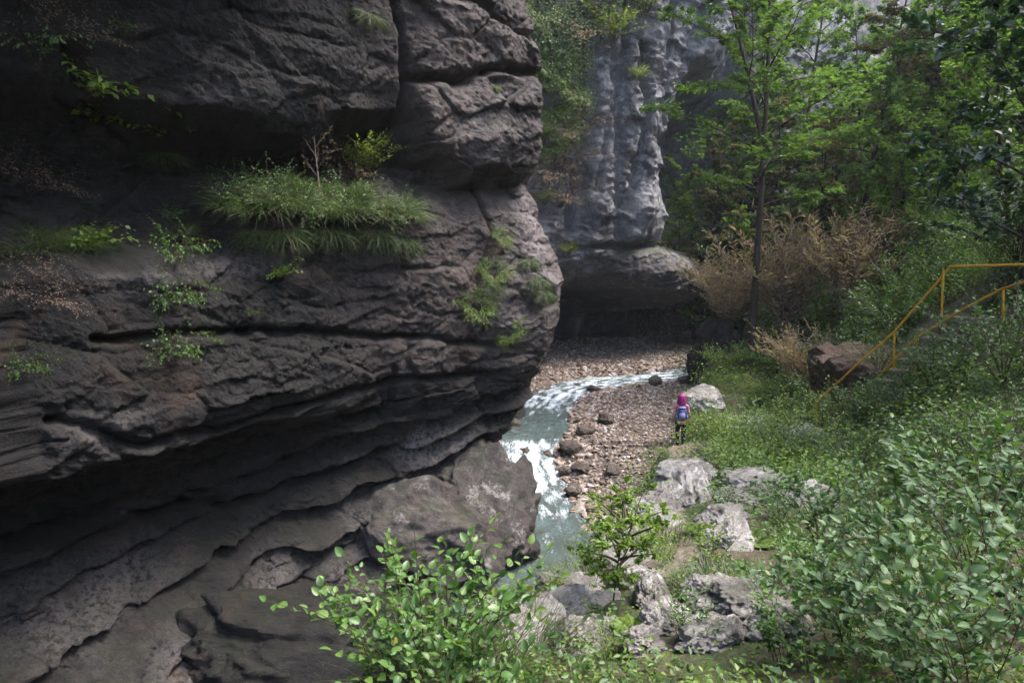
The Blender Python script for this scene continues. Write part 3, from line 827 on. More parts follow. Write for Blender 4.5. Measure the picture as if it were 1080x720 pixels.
def stones_object(name, pts, sizes, templates, mat, sub_label, flatten=0.6):
    Vs, Fs, base = [], [], 0
    r = np.random.default_rng(9)
    for k, (V, F) in enumerate(templates):
        idx = np.arange(k, len(pts), len(templates))
        m = len(idx)
        ang = r.uniform(0, 2 * PI, m); c, s = np.cos(ang), np.sin(ang)
        sc = np.stack([sizes[idx] * r.uniform(0.8, 1.3, m), sizes[idx] * r.uniform(0.55, 1, m), sizes[idx] * r.uniform(0.35, 0.75, m) * flatten / 0.6], 1)
        W = V[None] * sc[:, None, :]
        til = r.normal(size=(m, 1)) * 0.3
        W = np.stack([W[..., 0], W[..., 1], W[..., 2] + til * W[..., 0]], -1)
        W = np.stack([W[..., 0] * c[:, None] - W[..., 1] * s[:, None], W[..., 0] * s[:, None] + W[..., 1] * c[:, None], W[..., 2]], -1)
        W = W + pts[idx][:, None, :]
        Vs.append(W.reshape(-1, 3))
        Fs.append((F[None] + (np.arange(m) * len(V))[:, None, None]).reshape(-1, 3) + base)
        base += m * len(V)
    me = np_mesh(name, np.concatenate(Vs), np.concatenate(Fs), mat, smooth=False)
    return tag(link(name, me), sub_label, 'gravel', kind='stuff')

g = N('gravel_stones')
r_ = g.geo.outputs['Random Per Island']
c = g.ramp(r_, [(0.0, (0.10, 0.07, 0.05)), (0.35, (0.20, 0.15, 0.115)), (0.6, (0.27, 0.21, 0.165)), (0.85, (0.35, 0.30, 0.255)), (1.0, (0.45, 0.43, 0.42))])
nn = g.noise(22, 5, 0.7)
c = g.mix(g.f(nn, 0.3, 0.75), g.mix(1.0, c, (0.55, 0.5, 0.48, 1), 'MULTIPLY'), c)
M['gravel'] = g.done(g.principled(color=c, rough=0.7, spec=0.35, normal=g.bump(nn, 0.5, 0.02)))

nst = 90000
sx = RNG.uniform(-3, 15, nst); sy = RNG.uniform(14, 44, nst)
hz, ht, hr, hd = land(sx, sy)
keep = (hr > -0.75) & (ht < 0.55) & (hr < 9) & (signed_side(sx, sy, CL1D[::4]) < 1.5)
sx, sy, hz, hr = sx[keep], sy[keep], hz[keep], hr[keep]
big = RNG.random(len(sx)) ** 5
near = np.exp(-(np.abs(hr) / 1.3) ** 2)
far_bar = (sy > 34.5)
size = 0.03 + 0.045 * RNG.random(len(sx)) + 0.11 * big * (0.35 + near + 0.5 * far_bar)
keep = RNG.random(len(sx)) < (0.55 + 0.4 * near)
pts = np.stack([sx, sy, hz + size * 0.12], 1)[keep]
stones_object('gravel', pts[:26000], size[keep][:26000], stone_templates(6, 1), M['gravel'], 'brown and grey river gravel and cobbles covering the bars on both sides of the stream')

riv_rocks = [  # px, py foot, Y, size, label
    (608, 412, 32.8, (0.55, 0.4, 0.25), 'dark wet rock in the white water at the left end of the upper stream'),
    (628, 418, 31.4, (0.38, 0.3, 0.2), 'wet brown rock at the inner bend of the upper stream'),
    (603, 426, 30.2, (0.42, 0.32, 0.18), 'flat wet rock at the bend between two white chutes'),
    (690, 411, 32.2, (0.8, 0.35, 0.22), 'long low brown rock at the near edge of the upper stream'),
    (655, 402, 33.8, (0.3, 0.25, 0.16), 'small rock breaking the upper stream in the middle'),
    (722, 411, 32.0, (0.4, 0.3, 0.2), 'brown rock at the near edge of the upper stream close to the dark outcrop'),
    (540, 452, 25.9, (0.4, 0.35, 0.28), 'rock against the cliff foot beside the calm pool'),
    (553, 476, 23.2, (0.32, 0.25, 0.26), 'dark rock at the top of the lower rapids, left side'),
    (578, 480, 22.9, (0.26, 0.22, 0.22), 'dark rock in the middle of the lower rapids'),
    (600, 478, 22.8, (0.4, 0.35, 0.24), 'reddish rock at the right shore of the lower rapids'),
    (612, 492, 21.6, (0.34, 0.3, 0.2), 'brown rock on the right shore halfway down the lower rapids'),
    (596, 498, 21.6, (0.22, 0.2, 0.16), 'small wet rock washed by the lower rapids'),
    (618, 470, 24.0, (0.42, 0.32, 0.2), 'flat brown rock on the gravel above the lower rapids'),
    (640, 455, 25.5, (0.5, 0.3, 0.18), 'low slab at the gravel edge beside the calm pool'),
    (604, 515, 20.2, (0.28, 0.26, 0.18), 'stone at the right edge of the foaming pool'),
    (645, 500, 21.3, (0.3, 0.26, 0.18), 'rounded stone on the gravel bar below the hiker')]
for i, (px, py, Y, s3, lab) in enumerate(riv_rocks):
    p = at(px, py, Y)
    put_rock(px, py, Y, s3, lab, 30 + i * 2.3, 'river_rock', rz=RNG.uniform(0, 3), sink=0.3, name='river_rock', cat='river rock', group='wet rocks in the stream', pitted=0.0, sub=4, z=gz(p.x, p.y) + 0.1)

# ------------------------------------------------------------------ leaves and plants
T_DIA = (np.array([(0, 0, 0), (0.42, 0.5, 0.10), (1, 0, -0.10), (0.42, -0.5, 0.10)]), np.array([(0, 2, 1), (0, 3, 2)]))
T_OVAL = (np.array([(0, 0, 0), (0.3, 0, -0.01), (0.65, 0, -0.03), (1, 0, -0.14), (0.12, 0.28, 0.05), (0.42, 0.5, 0.09), (0.75, 0.33, 0.02), (0.12, -0.28, 0.05), (0.42, -0.5, 0.09), (0.75, -0.33, 0.02)]),
          np.array([(0, 1, 4), (4, 1, 5), (1, 2, 5), (5, 2, 6), (2, 3, 6), (0, 7, 1), (7, 8, 1), (1, 8, 2), (8, 9, 2), (2, 9, 3)]))
T_BLADE = (np.array([(0, 0.5, 0), (0, -0.5, 0), (0.35, 0.42, 0.0), (0.35, -0.42, 0.0), (0.7, 0.28, -0.13), (0.7, -0.28, -0.13), (1.0, 0, -0.42)]),
           np.array([(0, 1, 2), (1, 3, 2), (2, 3, 4), (3, 5, 4), (4, 5, 6)]))
_tbig = []
for t in np.linspace(0, 1, 9):        # large leaf: ovate, toothed edge, curved midrib, ribbed between veins
    w = (math.sin(PI * min(1, t ** 0.8)) ** 0.8 if 0 < t < 1 else 0) * 0.5
    _tbig.append((t, w))
_v, _f = [], []
for i, (t, w) in enumerate(_tbig):
    z = -0.22 * t * t
    w2 = w * (1.06 if i % 2 else 0.95)
    rip = 0.018 * (1 if i % 2 else -1)
    for a, zz_ in ((1, 0.10), (0.5, 0.05), (0, 0.0), (-0.5, 0.05), (-1, 0.10)):
        _v.append((t, w2 * a, z + zz_ * w * 2 + rip * abs(a)))
for i in range(8):
    for j in range(4):
        a = i * 5 + j
        _f += [(a, a + 1, a + 6), (a, a + 6, a + 5)]
T_BIG = (np.array(_v), np.array([(a, c, b) for a, b, c in _f]))

def leaf_mesh(name, C, D, Nn, L, W, mat, tpl=T_DIA, smooth=True):
    V, F = tpl
    C = np.asarray(C, float); D = np.asarray(D, float); Nn = np.asarray(Nn, float)
    D = D / (np.linalg.norm(D, axis=1)[:, None] + 1e-9)
    Yv = np.cross(Nn, D); Yv /= (np.linalg.norm(Yv, axis=1)[:, None] + 1e-9)
    Zv = np.cross(D, Yv)
    L = np.broadcast_to(L, len(C)); W = np.broadcast_to(W, len(C))
    P = C[:, None] + (V[None, :, 0] * L[:, None])[..., None] * D[:, None] + (V[None, :, 1] * W[:, None])[..., None] * Yv[:, None] + (V[None, :, 2] * L[:, None])[..., None] * Zv[:, None]
    Fa = (F[None] + (np.arange(len(C)) * len(V))[:, None, None]).reshape(-1, 3)
    return np_mesh(name, P.reshape(-1, 3), Fa, mat, smooth)

def unit(v):
    v = np.asarray(v, float); return v / (np.linalg.norm(v) + 1e-9)

def bez(p0, d0, length, r, bend, sag=0.0, n=7, wob=0.1):
    pts = [np.array(p0, float)]; d = unit(d0); st = length / (n - 1)
    b = r.normal(size=3) * wob
    for i in range(n - 1):
        d = unit(d + (np.array(bend) + b * 1.0 + np.array([0, 0, -sag * (i / n)])) / (n - 1) + r.normal(size=3) * wob * 0.35)
        pts.append(pts[-1] + d * st)
    return np.array(pts), d

def plant_meshes(seed, stems=8, height=1.0, spread=0.5, leaf=(0.07, 0.035), pairs=9, branches=3, tpl=T_OVAL, stem_r=0.006, droop=0.25, leafstart=0.25, jit=0.35, up=0.6, mat='leaf', stem_mat='twig', base_r=0.08):
    r = np.random.default_rng(seed)
    paths, C, D, Nn = [], [], [], []
    def leaves_on(pts, n, s):
        t = np.linspace(leafstart, 1.0, n)
        k = np.linspace(0, 1, len(pts))
        for i, u in enumerate(t):
            p = np.array([np.interp(u, k, pts[:, j]) for j in range(3)])
            u2 = min(1, u + 0.05); q = np.array([np.interp(u2, k, pts[:, j]) for j in range(3)]); u1 = max(0, u - 0.05)
            q0 = np.array([np.interp(u1, k, pts[:, j]) for j in range(3)])
            tan = unit(q - q0)
            side = unit(np.cross(tan, [0, 0, 1]) + r.normal(size=3) * 0.1)
            if r.random() < 0.06: continue
            sgn = 1 if i % 2 else -1
            d = tan * 0.65 + side * sgn * (1.0 if u < 0.97 else 0.05) + r.normal(size=3) * jit * 0.6 + np.array([0, 0, 0.15 - droop * 0.6])
            nrm = np.array([0, 0, up]) + np.cross(side, tan) * 0.2 + r.normal(size=3) * jit
            C.append(p); D.append(d); Nn.append(nrm)
    for s in range(stems):
        a = 2 * PI * s / stems + r.uniform(-0.4, 0.4)
        sp = spread * r.uniform(0.2, 1.0)
        h = height * r.uniform(0.65, 1.05)
        d0 = [math.cos(a) * sp * 0.6, math.sin(a) * sp * 0.6, h]
        p0 = [math.cos(a) * base_r * r.random(), math.sin(a) * base_r * r.random(), -0.05]
        L = math.hypot(h, sp)
        pts, dl = bez(p0, d0, L, r, [math.cos(a) * sp, math.sin(a) * sp, -droop], n=8, wob=0.12)
        paths.append((pts, np.linspace(stem_r, stem_r * 0.35, 8), 4))
        leaves_on(pts, pairs, h)
        for b in range(branches):
            u = r.uniform(0.3, 0.85); i = int(u * 7)
            ang = r.uniform(0, 2 * PI)
            bd = unit(pts[i + 1] - pts[i]) * 0.8 + np.array([math.cos(ang), math.sin(ang), 0.3]) * 0.8
            bp, _ = bez(pts[i], bd, L * r.uniform(0.25, 0.5), r, [0, 0, -droop * 0.5], n=5, wob=0.12)
            paths.append((bp, np.linspace(stem_r * 0.55, stem_r * 0.25, 5), 3))
            leaves_on(bp, max(3, int(pairs * 0.6)), h)
    V, F = tube_np(paths)
    stm = np_mesh('stems', V, F, M[stem_mat])
    n = len(C)
    sc = r.uniform(0.6, 1.15, n)
    lm = leaf_mesh('leaves', C, D, Nn, leaf[0] * sc, leaf[1] * sc * r.uniform(0.85, 1.15, n), M[mat], tpl)
    return stm, lm

def fern_meshes(seed, fronds=9, length=0.5, mat='leaf_bright'):
    r = np.random.default_rng(seed)
    paths, C, D, Nn, L = [], [], [], [], []
    for s in range(fronds):
        a = 2 * PI * s / fronds + r.uniform(-.3, .3)
        pts, _ = bez([0, 0, 0], [math.cos(a) * 0.6, math.sin(a) * 0.6, 1], length * r.uniform(0.7, 1.1), r, [math.cos(a), math.sin(a), -0.9], n=9, wob=0.04)
        paths.append((pts, np.linspace(0.004, 0.001, 9), 3))
        for i in range(22):
            u = 0.12 + 0.88 * i / 22; k = np.linspace(0, 1, 9)
            p = np.array([np.interp(u, k, pts[:, j]) for j in range(3)]); q = np.array([np.interp(min(1, u + .06), k, pts[:, j]) for j in range(3)])
            tan = unit(q - p) if u < .99 else unit(pts[-1] - pts[-2]); side = unit(np.cross(tan, [0, 0, 1]))
            for sg in (-1, 1):
                C.append(p); D.append(side * sg + tan * 0.35 + [0, 0, -0.1]); Nn.append(np.cross(side, tan) + r.normal(size=3) * 0.1); L.append(length * 0.30 * math.sin(PI * min(0.97, u ** 0.7)) + 0.01)
    V, F = tube_np(paths)
    L = np.array(L)
    return np_mesh('stems', V, F, M['twig']), leaf_mesh('fronds', C, D, Nn, L, L * 0.3, M[mat], T_DIA)

def grass_mesh(seed, n=260, length=0.4, r0=0.25, hang=0.0, width=0.006, mat='grass', out=0.6, name='blades'):
    r = np.random.default_rng(seed)
    a = r.uniform(0, 2 * PI, n); q = np.sqrt(r.random(n)) * r0
    C = np.stack([np.cos(a) * q, np.sin(a) * q, -0.02 + 0 * q], 1)
    a2 = a + r.normal(size=n) * 0.6
    D = np.stack([np.cos(a2) * out, np.sin(a2) * out, 1.0 - hang + 0.2 * r.normal(size=n)], 1)
    Nn = np.stack([-np.cos(a2), -np.sin(a2), 0.6 + 0 * a2], 1) + 0.3 * r.normal(size=(n, 3))
    L = length * r.uniform(0.5, 1.15, n)
    return leaf_mesh(name, C, D, Nn, L, width * r.uniform(0.7, 1.4, n), M[mat], T_BLADE)

def root_at(name, loc, rz=0, scale=1.0, tilt=(0, 0)):
    o = bpy.data.objects.new(name, None); COL.objects.link(o)
    o.empty_display_size = 0.2
    o.location = loc; o.rotation_euler = (tilt[0], tilt[1], rz); o.scale = (scale,) * 3 if not isinstance(scale, tuple) else scale
    return o

def plant(name, meshes, loc, label, cat, group=None, rz=0, scale=1.0, tilt=(0, 0), parts=('stem', 'foliage')):
    o = root_at(name, loc, rz, scale, tilt)
    for nm, me in zip(parts, meshes):
        link(nm, me, o)
    return tag(o, label, cat, group)

# ---- trees
def tree_meshes(seed, height=14, tr=0.16, first=0.35, limbs=16, limb_len=4.0, rise=0.35, leaf=(0.12, 0.07), twigs=7, per=9, mat='leaf', bark='bark', lean=(0.0, 0.0), fork=None, cone=0.5, flat=0.25, sub=4, tpl=T_DIA, wobt=0.05):
    r = np.random.default_rng(seed)
    paths, C, D, Nn = [], [], [], []
    n = 16
    tp, _ = bez([0, 0, -0.4], [lean[0], lean[1], 1], height, r, [-lean[0] * 0.4, -lean[1] * 0.4, 0.2], n=n, wob=wobt)
    trunks = [(tp, tr)]
    paths.append((tp, tr * (1 - 0.88 * np.linspace(0, 1, n) ** 0.9) * np.concatenate([[1.35], np.ones(n - 1)]), 9))
    if fork:
        for (u, ang, ln, spread) in fork:
            i = int(u * (n - 1))
            fp, _ = bez(tp[i], [math.cos(ang) * spread, math.sin(ang) * spread, 1], ln, r, [0, 0, 0.5], n=12, wob=0.1)
            paths.append((fp, tr * (0.62 - 0.55 * np.linspace(0, 1, 12)), 7)); trunks.append((fp, tr * 0.6))
    ga = r.uniform(0, 6)
    for tpn, rr in trunks:
        m = len(tpn); k = np.linspace(0, 1, m)
        st = first if tpn is tp else 0.15
        nl = limbs if tpn is tp else int(limbs * 0.55)
        for j in range(nl):
            u = st + (1 - st) * (j + r.random() * 0.6) / nl
            if u > 0.99: u = 0.99
            p = np.array([np.interp(u, k, tpn[:, q]) for q in range(3)])
            ga += 2.4 + r.uniform(-0.5, 0.5)
            ln = limb_len * (1 - cone * (u - st) / (1 - st)) * r.uniform(0.55, 1.1) * (0.75 if u < st + 0.08 else 1)
            bp, _ = bez(p, [math.cos(ga), math.sin(ga), rise + 0.5 * u], ln, r, [0, 0, -0.25], n=8, wob=0.16)
            paths.append((bp, max(0.012, rr * 0.36 * (1 - 0.6 * u)) * (1 - 0.85 * np.linspace(0, 1, 8)), 5))
            for q in range(twigs):
                w = 0.25 + 0.75 * (q + r.random()) / twigs
                pi_ = np.array([np.interp(w, np.linspace(0, 1, 8), bp[:, e]) for e in range(3)])
                sg = 1 if q % 2 else -1
                dirb = unit(bp[-1] - bp[0]); side = unit(np.cross(dirb, [0, 0, 1])) * sg
                tl = ln * r.uniform(0.18, 0.42) * (1.15 - 0.5 * w)
                tp2, _ = bez(pi_, dirb * 0.8 + side + [0, 0, r.normal() * flat + 0.1], tl, r, [0, 0, -0.1], n=5, wob=0.15)
                paths.append((tp2, np.linspace(0.012, 0.004, 5) * (height / 14), 3))
                for e in range(sub):
                    v = 0.25 + 0.75 * r.random()
                    p3 = np.array([np.interp(v, np.linspace(0, 1, 5), tp2[:, c_]) for c_ in range(3)])
                    d3 = unit(unit(tp2[-1] - tp2[0]) + r.normal(size=3) * np.array([.7, .7, flat * 1.4]))
                    sl = tl * r.uniform(0.3, 0.6)
                    ts = r.random(per)
                    pos = p3 + d3[None] * (ts * sl)[:, None] + r.normal(size=(per, 3)) * np.array([1, 1, 0.6]) * sl * 0.16
                    C.append(pos)
                    dd = d3[None] + r.normal(size=(per, 3)) * np.array([.8, .8, .35]) + [0, 0, -0.1]
                    D.append(dd); Nn.append(np.array([0, 0, 1.0])[None] + r.normal(size=(per, 3)) * 0.45)
    C, D, Nn = np.concatenate(C), np.concatenate(D), np.concatenate(Nn)
    V, F = tube_np(paths)
    nl = len(C); sc = r.uniform(0.6, 1.25, nl)
    return np_mesh('trunk', V, F, M[bark]), leaf_mesh('crown', C, D, Nn, leaf[0] * sc, leaf[1] * sc, M[mat], tpl)

TREE = {}
TREE['a'] = tree_meshes(101, 15, 0.17, 0.22, 26, 4.2, 0.3, (0.22, 0.13), 7, 13, 'leaf_hill', cone=0.55)
TREE['b'] = tree_meshes(102, 12, 0.14, 0.15, 24, 3.6, 0.55, (0.21, 0.13), 7, 13, 'leaf_hill', cone=0.35, flat=0.45)
TREE['c'] = tree_meshes(103, 16, 0.18, 0.3, 26, 3.6, 0.1, (0.22, 0.10), 8, 12, 'leaf_hill_rust', cone=0.7, flat=0.2)
TREE['d'] = tree_meshes(104, 10, 0.11, 0.1, 22, 3.0, 0.6, (0.20, 0.13), 7, 11, 'leaf_dark', cone=0.3, flat=0.5)
TREE['e'] = tree_meshes(105, 11, 0.10, 0.2, 20, 3.0, 0.4, (0.17, 0.11), 7, 11, 'leaf_bright', cone=0.4, flat=0.25)

def tree(kind, px, Y, label, scale=1.0, rz=0.0, group=None, cat='tree', name='tree', z=None, tilt=(0, 0), meshes=None):
    p = at(px, 250, Y)
    zz = gz(p.x, p.y) if z is None else z
    return plant(name, meshes or TREE[kind], (p.x, p.y, zz - 0.15), label, cat, group, rz, scale, tilt, ('trunk', 'crown'))

main = tree_meshes(7, 20, 0.18, 0.34, 24, 4.8, 0.3, (0.18, 0.11), 8, 22, 'leaf_hill', lean=(0.03, 0.0), fork=[(0.52, 2.9, 9.5, 0.22)], cone=0.25, flat=0.16, wobt=0.035)
tree('', 798, 28.5, 'tall slender forked tree with airy bright green leaves above the river end of the bank', meshes=main)
tree('c', 905, 33, 'tall tree with rusty brown green needles leaning behind the slender forked tree', 0.95, 0.6, tilt=(0, R(7)))
tree('c', 868, 40, 'rusty green tree against the far rock wall, left of the leaning one', 0.85, 2.6)
tree('a', 962, 36, 'full green tree with two dark stems rising in the middle of the right hand forest', 0.95, 1.2)
tree('e', 1012, 24, 'young light green tree in front of the dark forest right of the middle', 0.72, 0.3)
tree('b', 1052, 19, 'bushy green tree on the slope at the right edge behind the yellow railing', 0.62, 2.2)
tree('d', 1085, 13.5, 'dark leafy tree hanging in from the upper right corner', 0.95, 1.0)
tree('b', 935, 28, 'low bushy green tree between brown shrubs and the full green tree', 0.55, 4.1)
tree('e', 842, 33, 'small bright green tree behind the slender forked trunk', 0.6, 1.9)
tree('a', 1045, 30, 'broad green tree high on the right slope, partly behind the young light green one', 0.95, 3.0)
tree('d', 985, 29, 'dark green bushy tree at the foot of the full green tree', 0.6, 0.2)
tree('b', 735, 43, 'green tree growing before the arched far cliff above the cave lip', 0.95, 0.9)
tree('b', 768, 44, 'green tree right of the far cliff arch, seen left of the forked trunk', 1.1, 5.0)
tree('a', 795, 45.5, 'tall green tree directly behind the forked trunk', 1.0, 2.0)
tree('c', 824, 43.5, 'rusty tree close behind the forked trunk on its right', 0.95, 3.3)
tree('e', 850, 45, 'light green tree before the far rock wall, between two rusty trees', 1.35, 0.5)
tree('b', 880, 43, 'bushy green tree in front of the far rock wall, right of the light green one', 1.15, 2.9)
tree('a', 905, 47, 'tall green tree covering the right end of the far rock wall', 1.15, 4.4)
tree('a', 838, 49, 'tallest green tree before the pale far rock wall, right of the forked trunk', 1.35, 1.4)
tree('b', 786, 50, 'tall bushy green tree close under the pale far rock wall', 1.5, 3.9)
tree('d', 755, 40.5, 'dark bushy tree at the foot of the arched cliff beside the cave', 0.75, 1.4)
tree('e', 718, 42.5, 'pale green little tree on the cave side of the arched recess', 0.8, 2.2)
k = 0
hr_ = np.random.default_rng(77)
cand = []
for yy in np.arange(42, 100, 3.9):
    for xx in np.arange(11 + (yy - 42) * 0.25, 66, 4.0):
        cand.append((xx + hr_.uniform(-1.8, 1.8), yy + hr_.uniform(-1.8, 1.8)))
for yy in np.arange(16, 42, 4.2):
    for xx in np.arange(17 + max(0, yy - 24) * 0.25, 34, 4.4):
        cand.append((xx + hr_.uniform(-1.5, 1.5), yy + hr_.uniform(-1.5, 1.5)))
for xx, yy in cand:
    if xx / yy > 0.86 or xx / yy < 0.235: continue
    if signed_side(np.array([xx]), np.array([yy]), CL2D[::3])[0] > -1.0: continue
    kd = 'aabbcde'[hr_.integers(0, 7)]
    lab = {'a': 'one of the tall green trees massed on the hazy wooded slope', 'b': 'one of the bushy green trees massed on the hazy wooded slope', 'c': 'one of the rusty brown green trees massed on the hazy wooded slope',
           'd': 'one of the dark green trees massed on the hazy wooded slope', 'e': 'one of the light green trees massed on the hazy wooded slope'}[kd]
    plant('tree', TREE[kd], (xx, yy, gz(xx, yy) - 0.2), lab, 'tree', 'trees massed on the far slope, ' + {'a': 'tall green', 'b': 'bushy green', 'c': 'rusty', 'd': 'dark', 'e': 'light green'}[kd], hr_.uniform(0, 6), hr_.uniform(0.75, 1.05), parts=('trunk', 'crown'))
    k += 1
print('hill trees', k)

# ------------------------------------------------------------------ yellow stair railings and the steps
M['yellow'] = simple('yellow_railing_paint', (0.62, 0.30, 0.02), 0.45, 0.5, var=0.55, vs=16, bump=0.004)
M['step'] = simple('worn_brown_step', (0.16, 0.12, 0.09), 0.9, 0.2, var=0.6, vs=6, bump=0.03)

def tube_obj(name, pts, rad, mat, parent, k=8):
    V, F = tube_np([(np.array(pts, float), np.full(len(pts), rad), k)])
    return link(name, np_mesh(name, V, F, M[mat]), parent)

def railing(top, posts, mids, label):
    o = root_at('stair_railing', (0, 0, 0))
    base = Vector(posts[0][1]); o.location = base
    tp = [np.array(p) - np.array(base) for p in top]
    dense = []
    for a, b in zip(tp[:-1], tp[1:]):
        for t in np.linspace(0, 1, 8, endpoint=False): dense.append(a + (b - a) * t)
    dense.append(tp[-1])
    tube_obj('handrail', dense, 0.026, 'yellow', o)
    for a, b in posts:
        a = np.array(a) - np.array(base); b = np.array(b) - np.array(base)
        tube_obj('post', [a, (a + b) / 2, b], 0.024, 'yellow', o)
    for m in mids:
        tube_obj('cable', [np.array(p) - np.array(base) for p in m], 0.007, 'step', o, 5)
    return tag(o, label, 'railing')
def A(px, py, Y): return tuple(at(px, py, Y))
railing([A(1085, 279, 12.6), A(1002, 281, 14.2), A(990, 296, 14.4), A(943, 350, 15.2), A(900, 388, 16.0), A(860, 425, 17.0)],
        [(A(995, 284, 14.3), A(993, 335, 14.3)), (A(943, 350, 15.2), A(943, 400, 15.2)), (A(861, 424, 17.0), A(860, 475, 17.0)), (A(1085, 279, 12.6), A(1085, 335, 12.6))],
        [[A(994, 310, 14.3), A(943, 374, 15.2), A(861, 448, 17.0)]], 'yellow pipe railing on the left side of the hillside steps, bending level at its top')
railing([A(1085, 296, 11.6), A(1056, 305, 12.6), A(1014, 327, 13.3), A(967, 356, 14.2), A(922, 402, 15.2), A(888, 434, 16.2)],
        [(A(966, 357, 14.2), A(965, 408, 14.2)), (A(888, 433, 16.2), A(887, 478, 16.2)), (A(1058, 304, 12.6), A(1058, 360, 12.6))],
        [[A(1058, 330, 12.6), A(966, 382, 14.2), A(888, 456, 16.2)]], 'yellow pipe railing on the right side of the hillside steps, nearer the viewer')
st = root_at('stairs', A(940, 400, 15.0))
n_st = 13
for i in range(n_st):
    u = i / (n_st - 1)
    p = at(875 + (1025 - 875) * u, 474 + (338 - 474) * u, 16.7 - 3.2 * u)
    bm = bmesh.new(); bmesh.ops.create_cube(bm, size=1)
    bmesh.ops.scale(bm, vec=(1.0, 0.36, 0.12), verts=bm.verts)
    bmesh.ops.bevel(bm, geom=bm.edges[:], offset=0.015, segments=2, affect='EDGES')
    me = bpy.data.meshes.new('step'); bm.to_mesh(me); bm.free(); me.materials.append(M['step'])
    so = link('step', me, st); so.location = p - st.location; so.rotation_euler = (0, 0, R(-48))
tag(st, 'narrow worn steps climbing the bank between the two yellow railings', 'stairs')

# ------------------------------------------------------------------ the hiker
M['skin'] = simple('skin', (0.45, 0.26, 0.19), 0.6, 0.3, var=0.1)
M['hair'] = simple('magenta_hair', (0.26, 0.012, 0.12), 0.5, 0.4, var=0.6, vs=30, bump=0.01)
M['leggings'] = simple('black_leggings', (0.012, 0.011, 0.016), 0.8, 0.2)
M['top'] = simple('pink_top', (0.50, 0.16, 0.24), 0.8, 0.2)
M['pack'] = simple('blue_backpack_cloth', (0.05, 0.06, 0.17), 0.7, 0.3, var=0.5, vs=25)
M['pack2'] = simple('pale_backpack_panel', (0.17, 0.18, 0.34), 0.6, 0.3, var=0.4, vs=25)
M['shoe'] = simple('dark_shoe', (0.02, 0.018, 0.02), 0.7, 0.3)

def skin_obj(name, joints, edges, radii, mat, parent, root=0, sub=2):
    me = bpy.data.meshes.new(name)
    me.from_pydata(joints, edges, []); me.materials.append(mat)
    o = link(name, me, parent)
    sk = o.modifiers.new('skin', 'SKIN'); sk.use_smooth_shade = True
    for i, v in enumerate(me.skin_vertices[0].data):
        r = radii[i]; v.radius = (r, r) if not isinstance(r, tuple) else r; v.use_root = (i == root)
    ss = o.modifiers.new('sub', 'SUBSURF'); ss.levels = sub; ss.render_levels = sub
    return o

hp = at(717, 476, 20.6); hz_ = gz(hp.x, hp.y)
person = root_at('person', (hp.x, hp.y, hz_), R(-8), 1.06)
# joints, facing +Y (away from the camera), mid-stride, left leg behind
J, E, RR = [], [], []
def j(p, r, par=None):
    J.append(p); RR.append(r)
    if par is not None: E.append((par, len(J) - 1))
    return len(J) - 1
pel = j((0, 0, 0.88), (0.12, 0.085))
wst = j((0, 0.01, 1.03), (0.095, 0.07), pel)
chs = j((0, 0.0, 1.22), (0.135, 0.10), wst)
shd = j((0, 0.0, 1.35), (0.10, 0.075), chs)
nck = j((0, 0.01, 1.43), 0.045, shd)
hd0 = j((0, 0.02, 1.50), 0.075, nck)
hd1 = j((0, 0.03, 1.57), 0.085, hd0)
hd2 = j((0, 0.03, 1.63), 0.055, hd1)
for sgn in (-1, 1):
    fwd = 0.14 if sgn < 0 else -0.05
    hip = j((sgn * 0.085, 0, 0.83), 0.088, pel)
    kne = j((sgn * 0.075, fwd * 0.9 + 0.05, 0.47), 0.055, hip)
    clf = j((sgn * 0.07, fwd * 0.8, 0.32), 0.05, kne)
    ank = j((sgn * 0.06, fwd + (-0.02 if sgn < 0 else -0.12), 0.09), 0.033, clf)
    j((sgn * 0.065, fwd + (0.10 if sgn < 0 else 0.0), 0.04), 0.035, ank)
    sh = j((sgn * 0.165, 0, 1.34), 0.05, shd)
    el = j((sgn * 0.235, -0.02, 1.08), 0.037, sh)
    wr = j((sgn * 0.25, 0.10, 0.88) if sgn < 0 else (0.27, 0.16, 0.97), 0.024, el)
    h = np.array(J[wr]); fd = unit(h - np.array(J[el]))
    pm = j(tuple(h + fd * 0.05), (0.03, 0.016), wr)
    for q in range(4):
        off = np.array([0, (q - 1.5) * 0.018, 0])
        f1_ = j(tuple(h + fd * (0.085 - 0.004 * abs(q - 1)) + off), 0.008, pm)
        j(tuple(h + fd * (0.13 - 0.008 * abs(q - 1)) + off + np.array([-sgn * 0.015, 0, 0])), 0.007, f1_)
    t1 = j(tuple(h + fd * 0.05 + np.array([-sgn * 0.01, 0.04, 0])), 0.009, pm)
    j(tuple(h + fd * 0.08 + np.array([-sgn * 0.015, 0.055, 0])), 0.008, t1)
skin_obj('body', J, E, RR, M['skin'], person)
